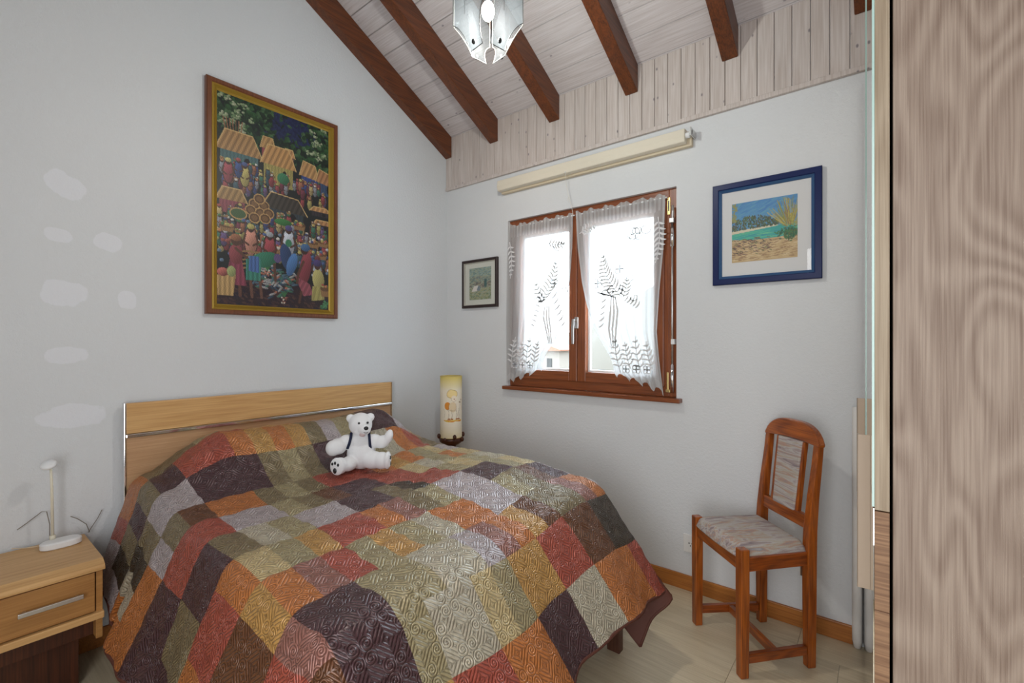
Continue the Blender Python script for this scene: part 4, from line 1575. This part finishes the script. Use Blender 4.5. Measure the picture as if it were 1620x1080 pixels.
def sketch(ox, oy, s):
    INK, OR, YE = C3(112, 84, 56), C3(218, 140, 46), C3(222, 180, 72)
    rq = random.Random(8)
    for k in range(26):
        a = 2 * PI * k / 26
        LS.ell(ox + s * .16 * math.cos(a), oy - s * .60 + s * .13 * math.sin(a), s * .028, s * .028, C3(232, 206, 140))
    LS.ell(ox, oy - s * .60, s * .15, s * .12, C3(238, 214, 150))
    LS.curve([(ox + s * .19 * math.cos(2 * PI * k / 20), oy - s * .60 + s * (.15 + .02 * math.sin(5 * k)) * math.sin(2 * PI * k / 20)) for k in range(21)], .0013, INK)
    LS.ell(ox + s * .06, oy - s * .44, s * .10, s * .11, C3(240, 226, 204))
    LS.curve([(ox - s * .02, oy - s * .48), (ox - s * .03, oy - s * .40), (ox + s * .06, oy - s * .33), (ox + s * .14, oy - s * .40)], .0012, INK)
    LS.ell(ox + s * .07, oy - s * .43, s * .02, s * .02, C3(150, 90, 80))
    LS.ell(ox - s * .16, oy - s * .20, s * .11, s * .13, OR)
    LS.ell(ox + s * .02, oy - s * .16, s * .13, s * .17, C3(226, 206, 170))
    LS.curve([(ox - s * .10, oy - s * .30), (ox - s * .14, oy - s * .05), (ox + s * .15, oy - s * .03), (ox + s * .13, oy - s * .28)], .0014, INK)
    for k in (-.12, -.02, .16, .24):
        LS.curve([(ox + s * k, oy - s * .03), (ox + s * (k + .02), oy + s * .12), (ox + s * (k - .01), oy + s * .24)], .0014, INK)
        LS.ell(ox + s * (k + .01), oy + s * .24, s * .05, s * .025, C3(170, 110, 60))
    for k in range(5):
        x = ox + s * (-.28 + .14 * k)
        LS.curve([(x, oy + s * .2), (x + s * .03, oy), (x - s * .04, oy - s * .10)], .0011, C3(140, 132, 96))
    LS.curve([(ox + s * .2, oy + s * .15), (ox + s * .3, oy - s * .2), (ox + s * .34, oy - s * .38)], .0012, INK)
    for a_ in (.28, .36, .33):
        LS.ell(ox + s * a_, oy - s * (.3 + .1 * rq.random()), s * .025, s * .03, C3(170, 150, 120))
    for k in range(50):
        LS.ell(ox + s * rq.gauss(0, .17), oy + s * (.28 + .05 * rq.random()), s * .07, s * .016, rq.choice([OR, YE, C3(232, 200, 110)]))
sketch(.2246, .225, .19)
ang0 = math.atan2(-2.388 - cy, 2.522 - cx) + .10
shd = picture_mesh('lamp_shade', LS, lambda u, v: (cx + rad * math.cos(ang0 + (u - .5) * 2 * PI), cy + rad * math.sin(ang0 + (u - .5) * 2 * PI), 1.022 - v * .400), vcol('painted_shade', .7)[0], cl)
shd.modifiers.new('solid', 'SOLIDIFY').thickness = .0015
part('shade_rim', MB().tube([(cx + rad * math.cos(2 * PI * k / 40), cy + rad * math.sin(2 * PI * k / 40), 1.022) for k in range(41)], .002, 6).tube([(cx + rad * math.cos(2 * PI * k / 40), cy + rad * math.sin(2 * PI * k / 40), .622) for k in range(41)], .002, 6), plain('shade_trim', srgb(214, 190, 120), .6), cl)

# ------------------------------------------------------------------ pendant lamp
px_, py_ = 1.392, -1.115
pz = 2.300
pend = thing('pendant_lamp', 'glass petal pendant lamp hanging from the sloping ceiling, switched on', 'lamp', (px_, py_, pz))


def frosted():
    m = bpy.data.materials.new('frosted_glass')
    m.use_nodes = True
    nt = m.node_tree
    nt.nodes.clear()
    out = N(nt, 'ShaderNodeOutputMaterial')
    tl = N(nt, 'ShaderNodeBsdfTranslucent')
    tl.inputs[0].default_value = (.045, .048, .052, 1)
    df = N(nt, 'ShaderNodeBsdfDiffuse')
    df.inputs[0].default_value = (.052, .055, .058, 1)
    gl = N(nt, 'ShaderNodeBsdfGlossy')
    gl.inputs['Roughness'].default_value = .08
    tr = N(nt, 'ShaderNodeBsdfTransparent')
    tr.inputs[0].default_value = (.93, .98, 1, 1)
    a = N(nt, 'ShaderNodeMixShader')
    a.inputs[0].default_value = .5
    nt.links.new(tl.outputs[0], a.inputs[1])
    nt.links.new(df.outputs[0], a.inputs[2])
    b = N(nt, 'ShaderNodeMixShader')
    b.inputs[0].default_value = .80
    nt.links.new(a.outputs[0], b.inputs[1])
    nt.links.new(tr.outputs[0], b.inputs[2])
    c = N(nt, 'ShaderNodeMixShader')
    c.inputs[0].default_value = .05
    nt.links.new(b.outputs[0], c.inputs[1])
    nt.links.new(gl.outputs[0], c.inputs[2])
    nt.links.new(c.outputs[0], out.inputs[0])
    return m


M_frost = frosted()
M_etch = plain('etched_line', srgb(26, 25, 24), .5)
M_bright = plain('polished_glass_rim', (.12, .12, .11, 1), .15)
view_ang = math.atan2(-2.388 - py_, 2.522 - px_)
H = .34
for k in range(4):
    a = view_ang + PI / 4 + k * PI / 2 - .10
    nx, ny = math.cos(a), math.sin(a)
    tx, ty = -ny, nx
    w = .172
    ctrl = [(-.30, 1), (.30, 1), (.50, .62), (.50, .30)]
    for q in range(1, 8):
        f = q / 8
        ctrl.append((.50 - .30 * math.sin(f * PI / 2) ** 1.3, .30 - .24 * (1 - math.cos(f * PI / 2)) - .06 * f))
    ctrl += [(.20, 0), (-.20, 0)]
    for q in range(7, 0, -1):
        f = q / 8
        ctrl.append((-(.50 - .30 * math.sin(f * PI / 2) ** 1.3), .30 - .24 * (1 - math.cos(f * PI / 2)) - .06 * f))
    ctrl += [(-.50, .30), (-.50, .62)]
    pts = []
    for u, v in ctrl:
        r_ = .083 + .012 * math.sin(PI * min(v * 1.1, 1)) - .030 * max(0, .30 - v) / .30 - .012 * (2 * u) ** 2 * 0
        pts.append((px_ + nx * r_ + tx * u * w, py_ + ny * r_ + ty * u * w, pz + v * H))
    # fan from a centre vertex so that the bent sheet keeps its outline
    mbp = MB()
    cen = (px_ + nx * .094, py_ + ny * .094, pz + .5 * H)
    n = len(pts)
    off = Vector((nx, ny, 0)) * .003
    vs = [cen] + pts + [tuple(Vector(cen) + off)] + [tuple(Vector(p) + off) for p in pts]
    fs = []
    for q in range(n):
        q2 = (q + 1) % n
        fs.append((0, 1 + q2, 1 + q))
        fs.append((n + 1, n + 2 + q, n + 2 + q2))
        fs.append((1 + q, 1 + q2, n + 2 + q2, n + 2 + q))
    mbp.add(vs, fs)
    g = part('glass_panel', mbp, M_frost, pend)
    part('panel_rim', MB().tube(pts + [pts[0]], .0016, 5), M_bright if k in (1, 2) else M_etch, g)
    part('clip', MB().ell((px_ + nx * .066 + tx * .0, py_ + ny * .066, pz + .016), (.007, .007, .010), seg=10, ring=6), M_etch, g)
    for q in range(4):
        u0 = -.2 + .13 * q
        if q == 1:
            mt = MB().tube([(px_ + nx * .099 + tx * w * -.05, py_ + ny * .099 + ty * w * -.05, pz + .30 * H), (px_ + nx * .100 + tx * w * -.05, py_ + ny * .100 + ty * w * -.05, pz + .62 * H)], .0007, 5)
            for b_ in (-1, 1):
                mt.tube([(px_ + nx * .1, py_ + ny * .1, pz + .42 * H), (px_ + nx * .1 + tx * w * .12 * b_, py_ + ny * .1 + ty * w * .12 * b_, pz + .60 * H)], .0005, 5)
            part('etched_branch', mt, M_etch, g)
part('stem', MB().tube([(px_, py_, pz + .30), (px_, py_, ceil_z(py_) - .03)], .006, 10), M_chrome, pend, smooth=True)
part('canopy', MB().lathe((px_, py_, ceil_z(py_) - .05), [(.03, .0), (.055, .015), (.058, .035), (.058, .08)], 28), M_chrome, pend, smooth=True)
part('lamp_holder', MB().lathe((px_, py_, pz + .20), [(.018, 0), (.022, .02), (.022, .08), (.07, .10), (.07, .115)], 24), M_chrome, pend, smooth=True)
mbulb = bpy.data.materials.new('lit_bulb')
mbulb.use_nodes = True
mbn = mbulb.node_tree.nodes['Principled BSDF']
mbn.inputs['Emission Color'].default_value = (1, .96, .90, 1)
mbn.inputs['Emission Strength'].default_value = 12
part('bulb', MB().ell((px_, py_, pz + .155), (.024, .024, .036), seg=20, ring=12), mbulb, pend, smooth=True)
pl = bpy.data.lights.new('pendant_light', 'POINT')
pl.energy = PENDANT_WATTS
pl.color = (1.0, .93, .84)
pl.shadow_soft_size = .035
plo = bpy.data.objects.new('pendant_light', pl)
COL.objects.link(plo)
plo.location = (0, 0, .085)
plo.parent = pend

# ------------------------------------------------------------------ chair (local frame: x across, y towards the back, z up)
CC = Vector((2.090, -.272, 0))
ang = math.atan2(.22, .2095) - PI / 2
chair = thing('dining_chair', 'orange-brown wooden dining chair with striped woven seat and back, against the window wall', 'chair', tuple(CC), ang)
Mi = (Matrix.Translation(CC) @ Euler((0, 0, ang)).to_matrix().to_4x4()).inverted()
def loc2(x, y):
    q = Mi @ Vector((x, y, 0))
    return q.x, q.y
F1, F2, R1, R2 = loc2(2.108, -.492), loc2(1.874, -.262), loc2(2.296, -.270), loc2(2.092, -.060)
LW = .036
ZL = .478
for (x, y) in (F1, F2):
    part('front_leg', MB().sweep([(x, y, 0), (x, y, .30), (x, y, ZL)], [LW * .92, LW, LW], [LW * .92, LW, LW]), M_chairZ, chair, bevel=.004, local=True)
lean = .050
topz = .838
for (x, y) in (R1, R2):
    ls = lean if (x, y) == R1 else .036
    tw = -.010 if x > 0 else .010
    pts = [(x, y, 0), (x, y, .20), (x, y, .42), (x + tw * .2, y + ls * .10, .52), (x + tw * .5, y + ls * .40, .65), (x + tw * .8, y + ls * .75, .76), (x + tw, y + ls, topz + .02)]
    part('rear_leg', MB().sweep(pts, [.030, .034, .036, .034, .030, .028, .026], [.034, .036, .038, .036, .032, .028, .026]), M_chairZ, chair, bevel=.004, local=True)


def rail(p, q, z0, z1, t, mat, name='seat_rail', trim=.018):
    P_, Q_ = Vector((p[0], p[1], 0)), Vector((q[0], q[1], 0))
    d = (Q_ - P_).normalized()
    n = Vector((-d.y, d.x, 0))
    a, b = P_ + d * trim, Q_ - d * trim
    poly = [a - n * t / 2, b - n * t / 2, b + n * t / 2, a + n * t / 2]
    return part(name, MB().prism([(v.x, v.y, z0) for v in poly], (0, 0, z1 - z0)), mat, chair, bevel=.0025, local=True)


rail(F1, F2, .392, .444, .020, M_chairX)
rail(F1, R1, .392, .444, .020, M_chairY)
rail(F2, R2, .392, .444, .020, M_chairY)
rail(R1, R2, .392, .444, .020, M_chairX)
rail(F1, R1, .050, .084, .020, M_chairY, 'side_stretcher')
rail(F2, R2, .050, .084, .020, M_chairY, 'side_stretcher')
m1 = ((F1[0] + R1[0]) / 2, (F1[1] + R1[1]) / 2)
m2 = ((F2[0] + R2[0]) / 2, (F2[1] + R2[1]) / 2)
rail(m1, m2, .052, .082, .022, M_chairX, 'cross_stretcher', .010)
# back frame
bxs0, bxs1 = R2[0], R1[0]
by = (R1[1] + R2[1]) / 2
def backy(z, x):
    f = (x - R2[0]) / (R1[0] - R2[0])
    y = R2[1] + (R1[1] - R2[1]) * f
    l = .036 + (lean - .036) * f
    return y + l * float(np.interp(z, [.42, .52, .65, .76, .858, .95], [0, .10, .40, .75, 1.0, 1.22]))
def backplate(name, poly, t, mat, bevel=.004, parent=None):
    """poly in (x, z); bent to follow the back"""
    n = len(poly)
    fr = [(x, backy(z, x) - t / 2, z) for x, z in poly]
    bk = [(x, backy(z, x) + t / 2, z) for x, z in poly]
    fs = [tuple(range(n)), tuple(n + k for k in range(n))[::-1]]
    for k in range(n):
        fs.append((k, n + k, n + (k + 1) % n, (k + 1) % n))
    return part(name, MB().add(fr + bk, fs), mat, parent or chair, bevel=bevel, local=True)
xa, xb = R2[0] + .002, R1[0] - .002
mid = (xa + xb) / 2
hw = (xb - xa) / 2 + .010
arch = []
for k in range(25):
    q = -1 + 2 * k / 24
    arch.append((mid + hw * q, .850 + .075 * (1 - abs(q) ** 3.2) ** .8))
low_ = [(mid + hw * q, .838 + .012 * (1 - q * q)) for q in [1 - 2 * k / 12 for k in range(13)]]
backplate('crest_rail', arch + low_, .030, M_chairX, .006)
backplate('lower_back_rail', [(xa + .008, .522), (xb - .008, .522), (xb - .008, .572), (xa + .008, .572)], .022, M_chairX, .003)
wv = xb - xa
for f in (.235, .745):
    xs = xa + wv * f
    backplate('back_slat', [(xs - .008, .568), (xs + .008, .568), (xs + .007, .70), (xs + .006, .845), (xs - .006, .845), (xs - .007, .70)], .018, M_chairZ, .002)


def weave(name, axis):
    m, nt, p = newmat(name)
    tc = N(nt, 'ShaderNodeTexCoord')
    mp = N(nt, 'ShaderNodeMapping')
    mp.inputs['Scale'].default_value = (4, 4, 34) if axis == 'X' else (30, 5, 30)
    nt.links.new(tc.outputs['Object'], mp.inputs['Vector'])
    n1 = N(nt, 'ShaderNodeTexNoise')
    n1.inputs['Scale'].default_value = 1.6
    n1.inputs['Detail'].default_value = 4
    n1.inputs['Distortion'].default_value = .8
    nt.links.new(mp.outputs[0], n1.inputs['Vector'])
    c = ramp(nt, n1.outputs['Fac'], [(.30, C3(138, 124, 128)), (.40, C3(176, 160, 156)), (.46, C3(196, 192, 190)), (.54, C3(186, 176, 160)), (.60, C3(190, 150, 130)), (.66, C3(150, 146, 148)), (.75, C3(186, 184, 188))])
    n2 = N(nt, 'ShaderNodeTexNoise')
    n2.inputs['Scale'].default_value = 420
    nt.links.new(tc.outputs['Object'], n2.inputs['Vector'])
    c = mixrgb(nt, math_(nt, 'MULTIPLY', n2.outputs['Fac'], .5), c, (.20, .18, .18, 1))
    nt.links.new(c, p.inputs['Base Color'])
    p.inputs['Roughness'].default_value = .9
    b = N(nt, 'ShaderNodeBump')
    b.inputs['Strength'].default_value = .5
    b.inputs['Distance'].default_value = .001
    nt.links.new(n2.outputs['Fac'], b.inputs['Height'])
    nt.links.new(b.outputs['Normal'], p.inputs['Normal'])
    return m


backplate('back_cushion', [(xa + wv * .235 + .008, .566), (xa + wv * .745 - .008, .566), (xa + wv * .745 - .007, .70), (xa + wv * .745 - .006, .848), (xa + wv * .235 + .006, .848), (xa + wv * .235 + .007, .70)], .026, weave('striped_weave_back', 'X'), .006)
# seat cushion: padded trapezoid
mbs = MB()
nx_, ny_ = 24, 22
vs = []
c4 = [Vector((F2[0] + .004, F2[1] - .010)), Vector((F1[0] - .004, F1[1] - .010)), Vector((R1[0] + .002, R1[1] - .010)), Vector((R2[0] - .002, R2[1] - .010))]
for lay in (0, 1):
    for j in range(ny_ + 1):
        for i in range(nx_ + 1):
            u, v = i / nx_, j / ny_
            # notch around the front legs
            p_ = (c4[0] * (1 - u) + c4[1] * u) * (1 - v) + (c4[3] * (1 - u) + c4[2] * u) * v
            cx_ = 1 - abs(2 * u - 1)
            cy_ = 1 - abs(2 * v - 1)
            if lay:
                hgt = .040 * (min(1, cx_ * 7) * min(1, cy_ * 7)) ** .45 if min(cx_, cy_) > 0 else 0
                z = .444 + hgt + .006 * math.sin(PI * u) * math.sin(PI * v)
            else:
                z = .440
            q = p_ + Vector((0, -.012)) * (math.sin(PI * u) ** .5 if v < .5 else 0) * (1 - v)
            vs.append((q.x, q.y, z))
n_ = (nx_ + 1) * (ny_ + 1)
fs = []
for j in range(ny_):
    for i in range(nx_):
        a = j * (nx_ + 1) + i
        fs.append((n_ + a, n_ + a + 1, n_ + a + nx_ + 2, n_ + a + nx_ + 1))
        fs.append((a, a + nx_ + 1, a + nx_ + 2, a + 1))
bd = [i for i in range(nx_ + 1)] + [(nx_ + 1) * j + nx_ for j in range(1, ny_ + 1)] + [(nx_ + 1) * ny_ + i for i in range(nx_ - 1, -1, -1)] + [(nx_ + 1) * j for j in range(ny_ - 1, 0, -1)]
for k in range(len(bd)):
    a, b = bd[k], bd[(k + 1) % len(bd)]
    fs.append((a, b, n_ + b, n_ + a))
mbs.add(vs, fs)
part('seat_cushion', mbs, weave('striped_weave_seat', 'Y'), chair, smooth=True, local=True)
part('corner_bracket', MB().box(R1[0] - .024, R1[0] - .019, R1[1] - .02, R1[1] - .006, .34, .392), M_steel, chair, local=True)

# ------------------------------------------------------------------ wardrobe with mirrored doors at the right
WO = Vector((2.505, -1.4415, 0))
wang = -R(-2.17)
ward = thing('wardrobe', 'tall oak wardrobe with mirrored doors filling the right edge of the picture', 'wardrobe', tuple(WO), R(2.17))
# local: y along the front (away from camera), x into the wardrobe
WH = 2.30
LEN = 1.405
DT = .0235
part('side_panel', MB().box(.0275, .60, -.002, .020, .0, WH), M_oak, ward, bevel=.001, local=True)
part('side_panel', MB().box(.0275, .60, LEN - .02, LEN, .0, WH), M_oak, ward, bevel=.001, local=True)
part('top_panel', MB().box(.0275, .60, .020, LEN - .02, WH - .02, WH), M_oak2, ward, local=True)
part('back_panel', MB().box(.585, .60, .020, LEN - .02, .0, WH - .02), M_oak2, ward, local=True)
part('plinth', MB().box(.045, .585, .020, LEN - .02, .0, .07), M_dark, ward, local=True)
for k in range(2):
    y0, y1 = .001 + k * LEN / 2, (k + 1) * LEN / 2 - .001
    d = part('door', MB().box(.0045, DT, y0, y1, .02 + .96, WH - .002), M_oak2, ward, bevel=.0006, local=True)
    part('mirror', MB().box(.0030, .0042, y0 + .001, y1 - .001, .985, WH - .004).box(.0030, .0042, y0 + .001, y1 - .001, .03, .982), M_mirror, d, local=True)
    part('mirror_edge', MB().box(.0012, .0044, y0 - .001, y0 + .0006, .985, WH - .004), M_glassedge, d, local=True)
    part('end_grain_block', MB().box(.0045, DT, y0, y1, .82, .978), M_endgrain, d, bevel=.0006, local=True)
    part('end_grain_block', MB().box(.0045, DT, y0, y1, .662, .8195), M_endgrain, d, bevel=.0006, local=True)
    part('end_grain_block', MB().box(.0045, DT, y0, y1, .45, .6615), M_endgrain, d, bevel=.0006, local=True)
    part('end_grain_block', MB().box(.0045, DT, y0, y1, .02, .4495), M_endgrain, d, bevel=.0006, local=True)
    hy = .187 + k * .72
    part('handle', MB().box(-.018, .003, hy, hy + .004, .771, 1.069).box(-.018, -.015, hy, hy + .012, .771, 1.069), M_champ, d, bevel=.0008, local=True)

# ------------------------------------------------------------------ small things on the window wall
ou = thing('wall_socket', 'white wall socket low on the window wall behind the chair', 'socket', (1.764, 0, .19))
part('plate', MB().box(1.728, 1.800, -.010, 0, .192, .282), M_outlet, ou, bevel=.003)
part('socket_holes', MB().tube([(1.764, -.0115, .228), (1.764, -.009, .228)], .003, 8).tube([(1.757, -.0115, .240), (1.757, -.009, .240)], .003, 8).tube([(1.771, -.0115, .240), (1.771, -.009, .240)], .003, 8), M_black, ou)
ro = part('fabric_roll', MB().lathe((2.4355, -.0235, .0), [(.001, .0), (.012, .003), (.0175, .03), (.018, .2), (.017, .45), (.018, .70), (.017, .98), (.001, .985)], 18), M_rollm, None, smooth=True, origin=(2.4355, -.0235, 0))
tag(ro, 'white ribbed roll standing upright in the corner beside the mirrored wardrobe', 'roll')

# ------------------------------------------------------------------ outside the window
gr = part('ground', MB().add([(-160, 6, -3.2), (60, 6, -3.2), (60, 200, -2.0), (-160, 200, -2.0)], [(0, 1, 2, 3)]), plain('dry_meadow', srgb(96, 78, 56), .9, bump=.3, bscale=2), None)
structure(gr)
vs, fs = [], []
rg = random.Random(2)
XS = [-120 + 3.0 * i for i in range(64)]
for x in XS:
    # ridge line: low at left, rising towards the right of the window view
    hgt = np.interp(x, [-120, -60, -40, -33, -27, -22.5, -18, -5, 30, 70], [1, 1, 2.0, 3.4, 7.0, 8.8, 10.5, 16, 26, 30]) + rg.uniform(-.25, .25)
    vs += [(x, 52, -2.4), (x, 60, float(hgt)), (x, 90, -2.0)]
for i in range(len(XS) - 1):
    a = 3 * i
    fs += [(a, a + 3, a + 4, a + 1), (a + 1, a + 4, a + 5, a + 2)]
hl = part('hillside', MB().add(vs, fs), plain('wooded_hill', srgb(70, 64, 56), .95), None, smooth=True)
tag(hl, 'pale wooded hillside rising outside the right half of the window', 'hill')
hs = thing('house', 'small pale house with a shallow roof seen through the lower left pane', 'house', (-15.2, 25, -3.1))
part('walls', MB().box(-15.9, -14.5, 24, 27, -3.1, .62), plain('render', (.15, .13, .11, 1), .9), hs)
part('roof', MB().prism([(-16.2, 23.6, .62), (-14.2, 23.6, .62), (-14.2, 23.6, .70), (-15.2, 23.6, 1.02), (-16.2, 23.6, .70)], (0, 3.8, 0)), plain('roofing', srgb(110, 70, 52), .8), hs)
part('window', MB().box(-15.5, -15.1, 23.95, 24.0, -.5, .1), M_dark, hs)
